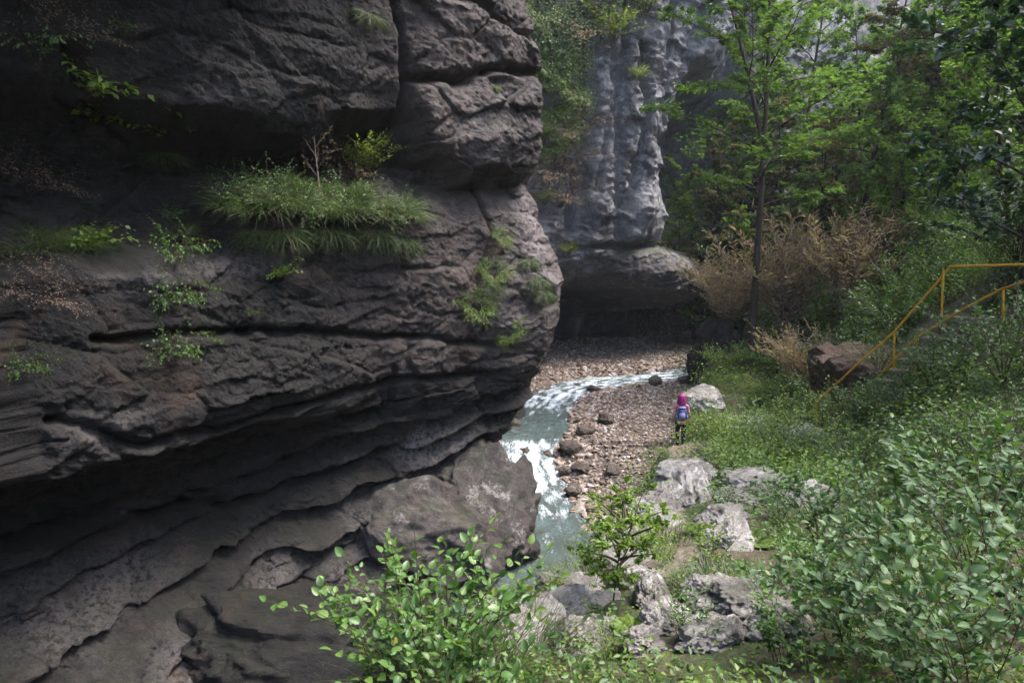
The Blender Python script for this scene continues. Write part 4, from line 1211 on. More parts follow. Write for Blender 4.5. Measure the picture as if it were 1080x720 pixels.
# clothes follow the body
def sub_skin(name, idx_pts, edges, rad, mat):
    return skin_obj(name, idx_pts, edges, rad, mat, person, sub=2)
sub_skin('top', [(0, 0, 0.90), (0, 0.01, 1.05), (0, 0, 1.22), (0, 0, 1.36), (-0.16, 0, 1.345), (0.16, 0, 1.345), (-0.195, -0.01, 1.24), (0.195, -0.01, 1.24)], [(0, 1), (1, 2), (2, 3), (3, 4), (3, 5), (4, 6), (5, 7)],
         [(0.15, 0.115), (0.125, 0.10), (0.15, 0.115), (0.11, 0.085), 0.06, 0.06, 0.05, 0.05], M['top'])
sub_skin('leggings', [(0, 0, 0.92), (-0.085, 0, 0.83), (-0.075, 0.176, 0.47), (-0.07, 0.112, 0.32), (-0.06, 0.12, 0.11), (0.085, 0, 0.83), (0.075, 0.005, 0.47), (0.07, -0.04, 0.32), (0.06, -0.17, 0.11)],
         [(0, 1), (1, 2), (2, 3), (3, 4), (0, 5), (5, 6), (6, 7), (7, 8)], [(0.152, 0.118), 0.096, 0.06, 0.056, 0.04, 0.096, 0.06, 0.056, 0.04], M['leggings'])
for sx_, yy_ in ((-0.06, 0.10), (0.065, -0.19)):
    bm = bmesh.new(); bmesh.ops.create_uvsphere(bm, u_segments=16, v_segments=10, radius=1)
    bmesh.ops.scale(bm, vec=(0.048, 0.13, 0.05), verts=bm.verts); bmesh.ops.translate(bm, vec=(sx_, yy_ + 0.07, 0.045), verts=bm.verts)
    for v in bm.verts: v.co.z = max(v.co.z, 0.012)
    me = bpy.data.meshes.new('shoe'); bm.to_mesh(me); bm.free(); me.materials.append(M['shoe'])
    for p_ in me.polygons: p_.use_smooth = True
    link('shoe', me, person)
# long hair: a shell of strands over the head falling to mid back
bm = bmesh.new(); bmesh.ops.create_uvsphere(bm, u_segments=40, v_segments=28, radius=1)
V = np.array([v.co[:] for v in bm.verts])
z = V[:, 2]
low = np.clip(-z + 0.1, 0, 1)
X_ = V[:, 0] * (0.115 + 0.045 * low); Y_ = V[:, 1] * 0.115 * (1 - 0.25 * low) - 0.055 * low - 0.005
Y_ = np.where((V[:, 1] > 0.25) & (z < 0.25), Y_ * 0.4 - 0.02, Y_)
Z_ = 1.585 + np.where(z > 0, z * 0.125, z * 0.42)
st_ = 0.006 * np.sin(np.arctan2(V[:, 1], V[:, 0]) * 22 + 3 * z)
for v, a, b, c in zip(bm.verts, X_ * (1 + st_ * 8), Y_ * (1 + st_ * 8), Z_): v.co = (a, b, c)
me = bpy.data.meshes.new('hair'); bm.to_mesh(me); bm.free(); me.materials.append(M['hair'])
for p_ in me.polygons: p_.use_smooth = True
link('hair', me, person)
bm = bmesh.new(); bmesh.ops.create_uvsphere(bm, u_segments=12, v_segments=8, radius=0.014); bmesh.ops.translate(bm, vec=(0, 0.125, 1.55), verts=bm.verts)
me = bpy.data.meshes.new('nose'); bm.to_mesh(me); bm.free(); me.materials.append(M['skin']); link('nose', me, person)
for sgn in (-1, 1):
    bm = bmesh.new(); bmesh.ops.create_uvsphere(bm, u_segments=10, v_segments=8, radius=0.012); bmesh.ops.translate(bm, vec=(sgn * 0.032, 0.108, 1.58), verts=bm.verts)
    me = bpy.data.meshes.new('eye'); bm.to_mesh(me); bm.free(); me.materials.append(M['shoe']); link('eye', me, person)
tag(person, 'hiker seen from behind with long magenta hair, pink top and black leggings', 'person')
pack = root_at('backpack', (hp.x, hp.y, hz_), R(-8), 1.06)
def rbox(name, c, s, mat, parent, bev=0.03, segs=3):
    bm = bmesh.new(); bmesh.ops.create_cube(bm, size=1)
    bmesh.ops.scale(bm, vec=s, verts=bm.verts); bmesh.ops.bevel(bm, geom=bm.edges[:], offset=bev, segments=segs, affect='EDGES')
    bmesh.ops.translate(bm, vec=c, verts=bm.verts)
    me = bpy.data.meshes.new(name); bm.to_mesh(me); bm.free(); me.materials.append(M[mat])
    for p_ in me.polygons: p_.use_smooth = True
    return link(name, me, parent)
rbox('bag', (0, -0.20, 1.15), (0.27, 0.15, 0.40), 'pack', pack, 0.06, 4)
rbox('front_pocket', (0, -0.285, 1.10), (0.18, 0.05, 0.2), 'pack2', pack, 0.022)
rbox('top_flap', (0, -0.21, 1.34), (0.22, 0.13, 0.06), 'pack2', pack, 0.025)
for sgn in (-1, 1):
    rbox('side_pocket', (sgn * 0.145, -0.19, 1.05), (0.05, 0.1, 0.15), 'pack2', pack, 0.02)
    V, F = tube_np([(np.array([(sgn * 0.09, -0.13, 1.33), (sgn * 0.10, -0.06, 1.43), (sgn * 0.11, 0.05, 1.42), (sgn * 0.12, 0.125, 1.30), (sgn * 0.13, 0.13, 1.15), (sgn * 0.15, 0.03, 1.03), (sgn * 0.12, -0.12, 1.0)]), np.full(7, 0.016), 6)])
    link('strap', np_mesh('strap', V, F, M['pack']), pack)
tag(pack, 'small blue and lilac backpack worn by the magenta haired hiker', 'backpack')

# ------------------------------------------------------------------ weeds, ferns and grass covering the bank
def cover_points(n, seed, dens):
    r = np.random.default_rng(seed)
    Y = 1.2 + (r.random(n) ** 0.8) * 38
    X = Y * r.uniform(-0.35, 0.9, n)
    hz, ht, hr, hd = land(X, Y, False)
    k = (ht > 0.45) & (hd > -0.6)
    X, Y, hr, hd = X[k], Y[k], hr[k], hd[k]
    px = np.interp(Y, [0, 5, 8, 11, 14, 17, 20, 23], [0.6, 1.3, 1.85, 2.55, 3.6, 4.4, 5.1, 5.6])
    nz = fbm(np.stack([X, Y, 0 * X], 1), 0.9, 4, off=12)
    p = sstep(-0.35, 0.15, nz + dens) * sstep(0.15, 0.5, np.abs(X - px) + 0.25 * nz + np.where((Y > 22.5) | (Y < 5.5), 1, 0))
    for (rx, ry, rr) in ROCKS + [(5.0, 20.2, 1.0), (4.8, 19.3, 1.0), (4.6, 18.4, 0.8), (4.35, 17.5, 0.6), (4.15, 16.7, 0.5)]:
        p = p * (np.hypot(X - rx * 0.985, Y - ry + 0.35 * rr + 0.02 * ry) > rr * 1.1 + 0.01 * ry)
    k = r.random(len(X)) < p
    X, Y, nz = X[k], Y[k], nz[k]
    Z = np.array([gz(a, b) for a, b in zip(X, Y)])
    return X, Y, Z, nz

def cover_leaves(name, n, seed, dens, per, hgt, leafL, asp, mat, label, tpl=T_DIA, spread=0.14, cat='ground cover', ymin=0):
    r = np.random.default_rng(seed + 1)
    X, Y, Z, nz = cover_points(n, seed, dens)
    k = Y > ymin; X, Y, Z, nz = X[k], Y[k], Z[k], nz[k]
    m = len(X)
    H = hgt * (1 + 0.2 * np.clip(Y - 7, 0, 14)) * (0.4 + 1.1 * sstep(-0.3, 0.5, nz)) * r.uniform(0.4, 1.2, m)
    a = r.uniform(0, 2 * PI, (m, per)); u = r.random((m, per)) ** 0.7
    rad = spread * (0.3 + u) * r.uniform(0.4, 1.3, (m, per)) * (1 + 0.02 * Y[:, None])
    C = np.stack([X[:, None] + np.cos(a) * rad, Y[:, None] + np.sin(a) * rad, Z[:, None] + H[:, None] * u + 0.01], -1).reshape(-1, 3)
    D = np.stack([np.cos(a), np.sin(a), r.normal(size=(m, per)) * 0.35], -1).reshape(-1, 3) + r.normal(size=(m * per, 3)) * 0.3
    Nn = np.stack([r.normal(size=m * per) * 0.45, r.normal(size=m * per) * 0.45, np.ones(m * per)], 1)
    L = (leafL * (1 + 0.03 * Y))[:, None] * r.uniform(0.5, 1.3, (m, per)); L = L.ravel()
    me = leaf_mesh(name, C, D, Nn, L, L * asp, M[mat], tpl)
    return tag(link(name, me), label, cat, kind='stuff')

cover_leaves('ground_cover', 17000, 31, 0.12, 12, 0.12, 0.034, 0.6, 'leaf_bright', 'bright low weeds and nettles covering the bank between the rocks')
cover_leaves('ground_cover', 14000, 41, -0.05, 12, 0.20, 0.042, 0.55, 'leaf', 'taller green weeds mixed over the slope')
cover_leaves('ground_cover', 3500, 51, -0.2, 9, 0.16, 0.06, 0.75, 'leaf_gloss', 'broad leaved dark green weeds mixed over the slope')
cover_leaves('ground_cover', 13000, 71, -0.2, 40, 0.27, 0.055, 0.62, 'leaf_bright', 'leafy bright clumps covering the middle and far slope', spread=0.3, ymin=8)
cover_leaves('ground_cover', 6000, 81, -0.3, 40, 0.26, 0.06, 0.6, 'leaf_gloss', 'dark leafy clumps mixed over the middle and far slope', spread=0.3, ymin=8)
X, Y, Z, nz = cover_points(22000, 61, 0.1)
r = np.random.default_rng(5); m = len(X)
a = r.uniform(0, 2 * PI, m)
L = r.uniform(0.08, 0.24, m) * (1 + 0.02 * Y)
me = leaf_mesh('grass', np.stack([X, Y, Z - 0.01], 1), np.stack([np.cos(a) * 0.5, np.sin(a) * 0.5, np.ones(m)], 1) + r.normal(size=(m, 3)) * 0.15, np.stack([-np.cos(a), -np.sin(a), 0.5 + 0 * a], 1), L, 0.006 * (1 + 0.12 * Y), M['grass'], T_BLADE)
tag(link('grass', me), 'thin green grass growing among the weeds of the bank', 'grass', kind='stuff')

# ------------------------------------------------------------------ shrubs and plants one can tell apart
PL = {}
PL['weed'] = plant_meshes(1, 9, 0.45, 0.3, (0.055, 0.03), 9, 3, T_DIA, 0.004, mat='leaf_bright')
PL['weed2'] = plant_meshes(2, 11, 0.6, 0.4, (0.07, 0.03), 10, 3, T_DIA, 0.004, mat='leaf')
PL['shrub'] = plant_meshes(3, 13, 1.1, 0.6, (0.07, 0.042), 13, 6, T_DIA, 0.007, mat='leaf_gloss')
PL['shrub2'] = plant_meshes(4, 15, 1.3, 0.9, (0.06, 0.036), 14, 7, T_DIA, 0.008, mat='leaf', droop=0.35)
PL['shrub3'] = plant_meshes(5, 14, 1.2, 0.8, (0.08, 0.045), 13, 6, T_DIA, 0.008, mat='leaf_bright', droop=0.3)
PL['bushdark'] = plant_meshes(6, 18, 2.0, 1.4, (0.11, 0.07), 17, 9, T_DIA, 0.012, mat='leaf_dark', droop=0.4)
PL['bushgreen'] = plant_meshes(8, 18, 2.0, 1.3, (0.11, 0.06), 17, 9, T_DIA, 0.012, mat='leaf', droop=0.3)
PL['lime'] = plant_meshes(9, 16, 1.0, 0.8, (0.10, 0.05), 12, 5, T_DIA, 0.008, mat='leaf_lime', droop=0.2)
PL['dry'] = plant_meshes(10, 16, 3.0, 1.5, (0.24, 0.05), 22, 14, T_DIA, 0.016, mat='leaf_dry', stem_mat='palebark', droop=-0.1, leafstart=0.12, jit=0.5)
PL['dry2'] = plant_meshes(12, 11, 3.6, 1.0, (0.26, 0.05), 24, 15, T_DIA, 0.018, mat='leaf_dry', stem_mat='palebark', droop=-0.2, leafstart=0.15, jit=0.5)
PL['gully'] = plant_meshes(13, 34, 1.3, 1.5, (0.12, 0.07), 13, 6, T_DIA, 0.01, mat='leaf_bright', droop=0.9, leafstart=0.05, base_r=0.6)
PL['gdark'] = plant_meshes(14, 34, 1.3, 1.5, (0.12, 0.07), 13, 6, T_DIA, 0.01, mat='leaf', droop=0.9, leafstart=0.05, base_r=0.6)
PL['fern'] = fern_meshes(3)
GR = [grass_mesh(1, 420, 0.36, 0.3), grass_mesh(2, 420, 0.5, 0.42, hang=0.45, width=0.009, out=0.8), grass_mesh(3, 420, 0.5, 0.25, hang=1.3, width=0.008, out=0.6)]

def shrub(kind, px, py, Y, scale, label, cat='shrub', group=None, name='shrub', sink=0.0):
    p = at(px, py, Y)
    return plant(name, PL[kind], (p.x, p.y, gz(p.x, p.y) - sink), label, cat, group, RNG.uniform(0, 6), scale)

for a in [
    ('dry', 772, 300, 31.5, 1.05, 'dry brown feathery bush at the left, above the dark river outcrop'),
    ('dry2', 833, 290, 29.5, 1.25, 'tallest dry brown feathery bush, just right of the slender forked trunk'),
    ('dry2', 893, 300, 27.5, 1.0, 'dry brown feathery bush right of the tallest one'),
    ('dry', 855, 320, 24.5, 0.75, 'low dry brown bush in front of the two tall feathery ones'),
    ('dry', 922, 300, 29.0, 0.8, 'dry reddish bush below the leaning rusty tree'),
    ('bushdark', 745, 330, 34.5, 1.3, 'dark green bush hanging over the cave side of the river outcrop'),
    ('bushdark', 780, 340, 31.5, 1.0, 'dark bush crowning the dark river outcrop'),
    ('bushgreen', 820, 350, 27.0, 0.75, 'green bush with drooping bright sprays at the top of the bank'),
    ('bushgreen', 950, 290, 20.0, 1.15, 'wide bush with pale shining leaves above the brown rock'),
    ('bushgreen', 1000, 290, 18.5, 1.0, 'green bush rising behind the bend of the yellow railing'),
    ('bushgreen', 1050, 300, 16.5, 1.0, 'green bush behind the level part of the yellow railing'),
    ('bushdark', 905, 300, 23.0, 0.95, 'dark green bush left of the wide shining bush'),
    ('bushdark', 1075, 260, 15.0, 1.3, 'dark bush on the right edge above the railing'),
    ('bushgreen', 790, 370, 27.5, 0.8, 'leafy bush at the upper end of the bank left of the brown bushes'),
    ('shrub3', 760, 400, 27.5, 1.2, 'bright shrub at the far tip of the bank beside the dark outcrop'),
    ('shrub3', 800, 400, 24.0, 1.1, 'bright shrub behind the two pale boulders'),
    ('shrub2', 845, 395, 21.0, 1.1, 'green shrub below the dry bushes'),
    ('shrub', 880, 400, 18.0, 1.2, 'shining leaved shrub left of the railing steps'),
    ('shrub', 905, 420, 15.0, 1.1, 'shining leaved shrub between the lower railing posts'),
    ('bushgreen', 925, 330, 24.0, 1.0, 'green bush on the slope behind the red brown rock'),
    ('bushgreen', 965, 330, 22.0, 1.1, 'green bush on the slope above the steps, left of the railing bend'),
    ('bushdark', 1000, 330, 24.0, 1.1, 'dark bush high on the slope behind the railing bend'),
    ('bushgreen', 1035, 330, 20.5, 1.2, 'large green bush high on the slope behind the level railing'),
    ('bushgreen', 985, 330, 27.0, 1.2, 'green bush at the forest edge under the full green tree'),
    ('bushdark', 940, 330, 27.5, 1.1, 'dark bush at the forest edge behind the wide shining bush'),
    ('bushgreen', 890, 330, 20.5, 0.7, 'green bush just behind the left end of the red brown rock'),
    ('shrub2', 930, 365, 17.0, 1.1, 'leafy shrub growing in front of the red brown rock, right end'),
    ('shrub3', 885, 375, 17.0, 0.8, 'bright shrub in front of the red brown rock, left end'),
    ('bushgreen', 1060, 330, 24.0, 1.3, 'large bush at the right edge high above the railing'),
    ('bushgreen', 855, 350, 26.0, 0.8, 'green bush under the tallest dry feathery bush'),
    ('shrub3', 880, 440, 15.6, 1.0, 'bright shrub hiding the gap near the lower end of the railing'),
    ('shrub2', 872, 400, 18.6, 1.2, 'leafy shrub on the slope under the left end of the red brown rock'),
    ('shrub3', 925, 452, 13.6, 0.9, 'bright shrub partly hiding the lower end of the steps'),
    ('shrub2', 985, 400, 12.6, 1.1, 'bushy shrub in front of the upper steps'),
    ('shrub2', 945, 430, 12.8, 1.2, 'green shrub hiding the middle of the steps'),
    ('shrub', 1010, 400, 11.5, 1.3, 'dark glossy shrub in front of the upper railing'),
    ('shrub2', 1060, 400, 10.0, 1.5, 'tall leafy shrub at the right edge just under the railing'),
    ('shrub3', 748, 450, 21.5, 0.8, 'bright weed clump right beside the hiker'),
    ('shrub3', 765, 470, 17.0, 0.9, 'bright green shrub right of the hiker feet'),
    ('shrub2', 810, 465, 14.5, 0.9, 'green shrub above the wide grey slab'),
    ('shrub', 850, 480, 12.5, 0.9, 'glossy shrub mid slope left of the lower railing posts'),
    ('shrub2', 900, 480, 10.5, 1.0, 'green shrub below the lower railing posts'),
    ('shrub', 960, 480, 8.6, 1.1, 'dark glossy shrub low on the slope under the steps'),
    ('shrub2', 1030, 480, 7.5, 1.2, 'dense leafy shrub at the right side below the steps'),
    ('weed', 696, 482, 17.5, 0.7, 'bright nettle clump at the gravel edge left of the path'),
    ('weed', 680, 505, 13.6, 1.2, 'low bright weeds at the bank tip above the gravel'),
    ('weed2', 760, 560, 8.2, 1.1, 'weed clump right of the path in the middle of the slope'),
    ('weed2', 820, 570, 7.4, 1.2, 'tall weeds below the brownish flat slab'),
    ('weed2', 860, 530, 8.8, 1.3, 'tall weeds right of the brownish flat slab'),
    ('weed', 700, 620, 6.0, 1.0, 'bright weed clump beside the flat slab on the path'),
    ('weed', 750, 620, 5.8, 1.2, 'bright weeds just above the large pitted rock'),
    ('weed', 580, 640, 5.2, 0.9, 'small bright weeds between the rim rocks'),
    ('weed', 640, 700, 3.9, 0.9, 'small weeds at the foot of the picture by the path'),
    ('weed2', 720, 700, 4.0, 0.9, 'weeds at the bottom edge left of the large pitted rock'),
    ('weed2', 850, 640, 5.0, 1.2, 'weeds right of the large pitted rock'),
    ('weed', 560, 585, 7.0, 0.8, 'bright weeds at the rim right of the great brown boulder')]:
    a = list(a); a[4] *= (0.62 if a[3] < 9 else 0.85 if a[3] < 13 else 1.05) if a[0] not in ('bushgreen', 'bushdark', 'dry', 'dry2') else (1.25 if a[0].startswith('dry') else 0.9)
    shrub(*a)
for i, (px, py, Y, s, lab) in enumerate([
    (668, 690, 4.2, 1.0, 'fern between the sapling and the small whitish stone'), (735, 590, 7.0, 1.1, 'fern right of the path below the long pale ridge'),
    (795, 600, 6.2, 1.2, 'fern above the large pitted rock'), (560, 690, 4.3, 1.1, 'fern at the bottom between the oval leaved bush and the white rock'), (640, 560, 8.0, 1.0, 'fern behind the sapling at the bank rim')]):
    shrub('fern', px, py, Y, s * 0.5, lab, 'fern', name='fern')
for i, (px, py, Y, s, k, lab) in enumerate([
    (600, 600, 6.6, 1.0, 0, 'grass tuft between the rim rocks'), (545, 700, 4.0, 1.0, 0, 'grass tuft at the bottom beside the oval leaved bush'), (470, 712, 3.5, 1.2, 0, 'grass tuft under the oval leaved bush'),
    (620, 640, 5.4, 0.9, 0, 'grass tuft left of the sapling foot'), (700, 600, 6.6, 0.9, 0, 'grass tuft on the right of the path by the flat slab'), (750, 650, 5.0, 0.9, 0, 'grass tuft above the large pitted rock')]):
    p = at(px, py, Y)
    o = link('grass_tuft', GR[k]); o.location = (p.x, p.y, gz(p.x, p.y)); o.scale = (s,) * 3; o.rotation_euler = (0, 0, RNG.uniform(0, 6))
    tag(o, lab, 'grass tuft')

# ---- foreground: oval leaved bush at the left, sapling, and the dark leafy shrubs at the right
fb = plant_meshes(21, 15, 1.25, 0.62, (0.085, 0.052), 14, 5, T_BIG, 0.006, droop=0.12, leafstart=0.18, jit=0.35, mat='leaf_fore', base_r=0.25)
p = at(455, 722, 3.35); plant('bush', fb, (p.x, p.y, gz(p.x, p.y)), 'fresh green oval leaved bush at the bottom left of the bank before the cliff', 'bush', scale=0.74)
fb2 = plant_meshes(22, 8, 0.95, 0.5, (0.075, 0.045), 12, 4, T_BIG, 0.005, droop=0.12, leafstart=0.18, mat='leaf_fore', base_r=0.15)
p = at(405, 720, 3.6); plant('bush', fb2, (p.x, p.y, gz(p.x, p.y)), 'leftmost upright bush of oval leaves standing alone against the black rock', 'bush', rz=1.0, scale=0.85)
p = at(500, 720, 3.0); plant('bush', fb2, (p.x, p.y, gz(p.x, p.y)), 'low oval leaved bush at the bottom edge right of the larger bush', 'bush', rz=3.0, scale=0.75)
sap = tree_meshes(33, 1.12, 0.010, 0.5, 18, 0.6, 0.35, (0.038, 0.023), 6, 9, 'leaf_bright', bark='twig', cone=0.45, flat=0.3, sub=3, tpl=T_OVAL)
p = at(645, 668, 4.9); plant('sapling', sap, (p.x, p.y, gz(p.x, p.y) + 0.02), 'slender sapling with thin bare stem and round leafy head beside the path', 'sapling', parts=('trunk', 'crown'))

bigl = [plant_meshes(41, 9, 1.35, 0.9, (0.125, 0.07), 12, 6, T_BIG, 0.008, droop=0.2, leafstart=0.15, jit=0.4, mat='leaf_gloss', base_r=0.2),
        plant_meshes(42, 8, 1.6, 0.8, (0.115, 0.066), 13, 6, T_BIG, 0.008, droop=0.15, leafstart=0.2, jit=0.45, mat='leaf_gloss', base_r=0.15),
        plant_meshes(43, 10, 1.0, 0.9, (0.09, 0.052), 13, 6, T_BIG, 0.006, droop=0.3, leafstart=0.15, jit=0.4, mat='leaf', base_r=0.2)]
for (k, px, Y, s, rz, lab) in [
    (0, 1010, 3.1, 0.95, 0.3, 'dark broad leaved shrub filling the lower right corner'),
    (1, 1095, 3.7, 1.05, 1.3, 'tall broad leaved shrub at the right edge, higher than its neighbours'),
    (0, 930, 3.6, 0.85, 2.2, 'broad leaved shrub left of the corner shrub at the bottom'),
    (1, 1065, 4.9, 1.2, 3.0, 'tall reddish stemmed broad leaved shrub behind the corner shrub'),
    (2, 880, 4.4, 0.95, 0.8, 'mid green broad leaved shrub right of the large pitted rock'),
    (0, 960, 5.6, 1.0, 4.1, 'broad leaved shrub standing in the middle of the right hand thicket'),
    (2, 1075, 6.4, 1.8, 5.0, 'mid green broad leaved shrub high in the thicket at the right'),
    (2, 860, 3.5, 0.7, 2.9, 'low broad leaved shrub at the bottom edge, leftmost of the thicket'),
    (1, 1080, 2.7, 0.85, 0.1, 'nearest dark shrub with large leaves in the bottom right corner'),
    (0, 890, 6.4, 1.1, 1.7, 'broad leaved shrub at the upper left of the thicket'),
    (2, 990, 7.4, 1.35, 2.4, 'broad leaved shrub at the top of the thicket under the steps')]:
    p = at(px, 250, Y)
    plant('shrub', bigl[k], (p.x, p.y, gz(p.x, p.y)), lab, 'shrub', rz=rz, scale=s * (0.62 if Y < 5 else 0.55))

# ------------------------------------------------------------------ growth on the cliffs
def on_cliff(px, py, which='ab'):
    h = hit(px, py, which)
    return h
def cliff_plant(kind, px, py, s, label, cat='shrub', which='ab', name='cliff_shrub', lean=0.5):
    h = on_cliff(px, py, which)
    if h is None: print('no hit', px, py); return
    p, n = h[0], h[1]
    if kind in ('gully', 'gdark'): lean = 1.7
    up = (Vector((0, 0, 1)) + Vector((n.x, n.y, 0)) * lean).normalized()
    q = up.to_track_quat('Z', 'Y').to_euler()
    if kind in ('g0', 'g1', 'g2'):
        o = link('hanging_grass', GR[int(kind[1])]); o.location = p; o.rotation_euler = q; o.scale = (s,) * 3
        return tag(o, label, 'grass tuft')
    return plant(name, PL[kind], p, label, cat, None, 0, s, parts=('stem', 'foliage')) if False else _cp(name, PL[kind], p, q, label, cat, s)
def _cp(name, meshes, p, q, label, cat, s):
    o = root_at(name, p); o.rotation_euler = q; o.scale = (s,) * 3
    for nm, me in zip(('stem', 'foliage'), meshes): link(nm, me, o)
    return tag(o, label, cat)

PL['ivy'] = plant_meshes(61, 12, 0.5, 0.6, (0.11, 0.07), 8, 4, T_DIA, 0.005, mat='leaf_bright', droop=0.8)
PL['vine'] = plant_meshes(62, 9, 0.9, 0.3, (0.05, 0.035), 14, 4, T_DIA, 0.004, mat='leaf', droop=1.9, up=0.3)
PL['bare'] = plant_meshes(63, 5, 1.5, 0.35, (0.03, 0.008), 5, 9, T_DIA, 0.011, mat='leaf_dry', stem_mat='palebark', droop=-0.1, leafstart=0.5)
PL['brush'] = plant_meshes(64, 16, 0.8, 0.9, (0.05, 0.01), 10, 7, T_DIA, 0.004, mat='leaf_dry', stem_mat='twig', droop=0.6)

ledge = [(255, 212, 'g1', 1.1), (278, 214, 'g1', 1.2), (305, 212, 'g1', 1.2), (330, 215, 'g1', 1.2), (355, 218, 'g1', 1.3), (382, 215, 'g1', 1.2), (408, 218, 'g1', 1.2), (428, 224, 'g1', 1.0), (345, 238, 'g2', 1.2), (300, 240, 'g2', 1.2), (395, 240, 'g2', 1.2), (270, 240, 'g2', 1.0), (425, 250, 'g2', 1.0), (370, 205, 'g0', 1.4), (320, 204, 'g0', 1.4), (290, 206, 'g0', 1.3)]
words = ['leftmost', 'second from the left', 'third from the left', 'fourth from the left', 'fifth from the left', 'sixth from the left', 'seventh from the left', 'rightmost']
for i, (px, py, k, s) in enumerate(ledge):
    lab = ('hanging grass tuft on the main ledge, %s of the upper row' % words[i]) if i < 8 else ['long grass hanging over the ledge lip, under its middle', 'long grass hanging over the ledge lip left of the middle', 'long grass hanging over the ledge lip below the lime bush', 'long grass hanging at the left end of the ledge lip', 'long grass hanging at the right end of the ledge lip', 'upright grass at the back of the ledge, left of the lime bush', 'upright grass at the foot of the little bare tree', 'upright grass at the back of the ledge, left of the bare tree'][i - 8]
    cliff_plant(k, px, py, s, lab, which='a')
for (px, py, s, lab) in [(262, 222, 0.8, 'leafy green trail on the left of the grassy ledge'), (350, 224, 0.7, 'leafy green trail in the middle of the grassy ledge'), (300, 290, 0.6, 'small leafy plant hanging under the grassy ledge')]:
    cliff_plant('ivy', px, py, s, lab, 'climbing plant', 'a', 'climbing_plant')
for (px, py, s, lab) in [(248, 216, 0.6, 'leafy clump at the very left of the grassy ledge'), (285, 218, 0.7, 'leafy clump left of the bare tree on the ledge'), (318, 228, 0.7, 'leafy clump on the ledge lip right of the bare tree'), (372, 226, 0.7, 'leafy clump on the ledge lip under the lime bush'), (405, 235, 0.65, 'leafy clump near the right end of the ledge'), (430, 232, 0.5, 'leafy clump at the very right end of the ledge')]:
    cliff_plant('shrub2', px, py, s, lab, 'cliff plant', 'a', 'cliff_plant', lean=1.0)
cliff_plant('lime', 388, 186, 0.95, 'yellow green bush on the ledge below the great crack', which='a', name='bush', cat='bush', lean=0.2)
cliff_plant('brush', 372, 192, 0.9, 'dry brown twigs around the yellow green bush', which='a', name='dry_brush', cat='dry brush')
h_ = hit(328, 204, 'a')
bt = tree_meshes(77, 1.9, 0.03, 0.4, 9, 0.7, 1.1, (0.03, 0.012), 6, 3, 'leaf_dry', bark='palebark', cone=0.3, flat=0.5, sub=3)
plant('bare_tree', bt, h_[0] + Vector((0.25, -0.25, -0.1)), 'little bare brown tree standing on the grassy ledge', 'small tree', parts=('trunk', 'crown'))
for (k, px, py, s, lab) in [
    ('ivy', 105, 120, 1.5, 'leafy green bush on the dark wall at upper left'), ('ivy', 135, 135, 1.4, 'green leaf spray right of the leafy bush on the dark wall'), ('ivy', 165, 145, 1.0, 'small leafy spray at the right end of the upper left greenery'),
    ('ivy', 88, 100, 1.2, 'leaf spray at the top left of the upper left greenery'), ('ivy', 198, 140, 0.4, 'lone pale leaf sprig sticking out of the dark wall'),
    ('ivy', 100, 262, 0.9, 'leafy plant on the left ledge over the lit rock'), ('vine', 182, 285, 1.1, 'thin leafy vine hanging down the lit rock, upper part'), ('vine', 180, 330, 1.1, 'thin leafy vine hanging down the lit rock, middle part'), ('vine', 183, 385, 1.1, 'thin leafy vine hanging down the lit rock, lowest part'),
    ('vine', 22, 400, 0.7, 'dim green plant on the left edge of the dark wall'), ('vine', 262, 335, 0.35, 'tiny green plant in the crack under the ledge'), ('vine', 404, 425, 0.25, 'tiny green tuft on the dark face below the ledge'),
    ('gully', 500, 322, 0.4, 'rounded mossy green cushion on the cliff corner, upper'), ('gully', 538, 352, 0.25, 'small green cushion at the bottom of the cliff corner'), ('gully', 528, 252, 0.22, 'green tuft on the white streaked cliff corner'), ('gully', 520, 288, 0.3, 'green tuft just above the rounded mossy cushion'),
    ('lime', 523, 98, 0.16, 'tiny plant in the crack across the upper block'), ('vine', 430, 262, 0.4, 'small trailing plant right of the grassy ledge'), ('brush', 45, 320, 0.9, 'dry root tangle hanging at the left edge'), ('brush', 30, 200, 1.0, 'dry twiggy brush at the left edge of the recess'),
    ('vine', 40, 70, 1.0, 'dim leafy growth at the top left corner'), ('brush', 60, 40, 1.0, 'dim twiggy brush at the top left corner'), ('vine', 130, 40, 0.5, 'small green sprig high on the dark wall'), ('vine', 180, 235, 0.5, 'small plant in the recess above the lit rock')]:
    cliff_plant(k, px, py, s, lab, 'cliff plant', 'a', 'cliff_plant')
for (k, px, py, s, lab) in [('g1', 60, 250, 1.0, 'dark grass tuft on the left ledge, left of the leafy plant'), ('g1', 85, 256, 0.9, 'dark grass tuft on the left ledge, beside the leafy plant'), ('g1', 30, 258, 0.9, 'dark grass tuft at the far left of the left ledge'), ('g2', 175, 160, 0.9, 'fine grass hanging below the upper left greenery'),
    ('g2', 388, 12, 0.9, 'grass hanging at the top of the picture beside the great crack'), ('g2', 562, 290, 1.0, 'grass hanging down the cliff corner edge'), ('g2', 572, 305, 0.9, 'grass hanging low on the cliff corner edge'), ('g2', 556, 272, 0.8, 'grass hanging on top of the cliff corner'), ('g1', 185, 245, 0.7, 'grass tuft in the recess above the lit rock'), ('g1', 500, 310, 0.8, 'grass growing on the rounded mossy cushion'), ('g1', 515, 305, 0.7, 'grass at the right side of the rounded mossy cushion')]:
    cliff_plant(k, px, py, s, lab, which='ab')
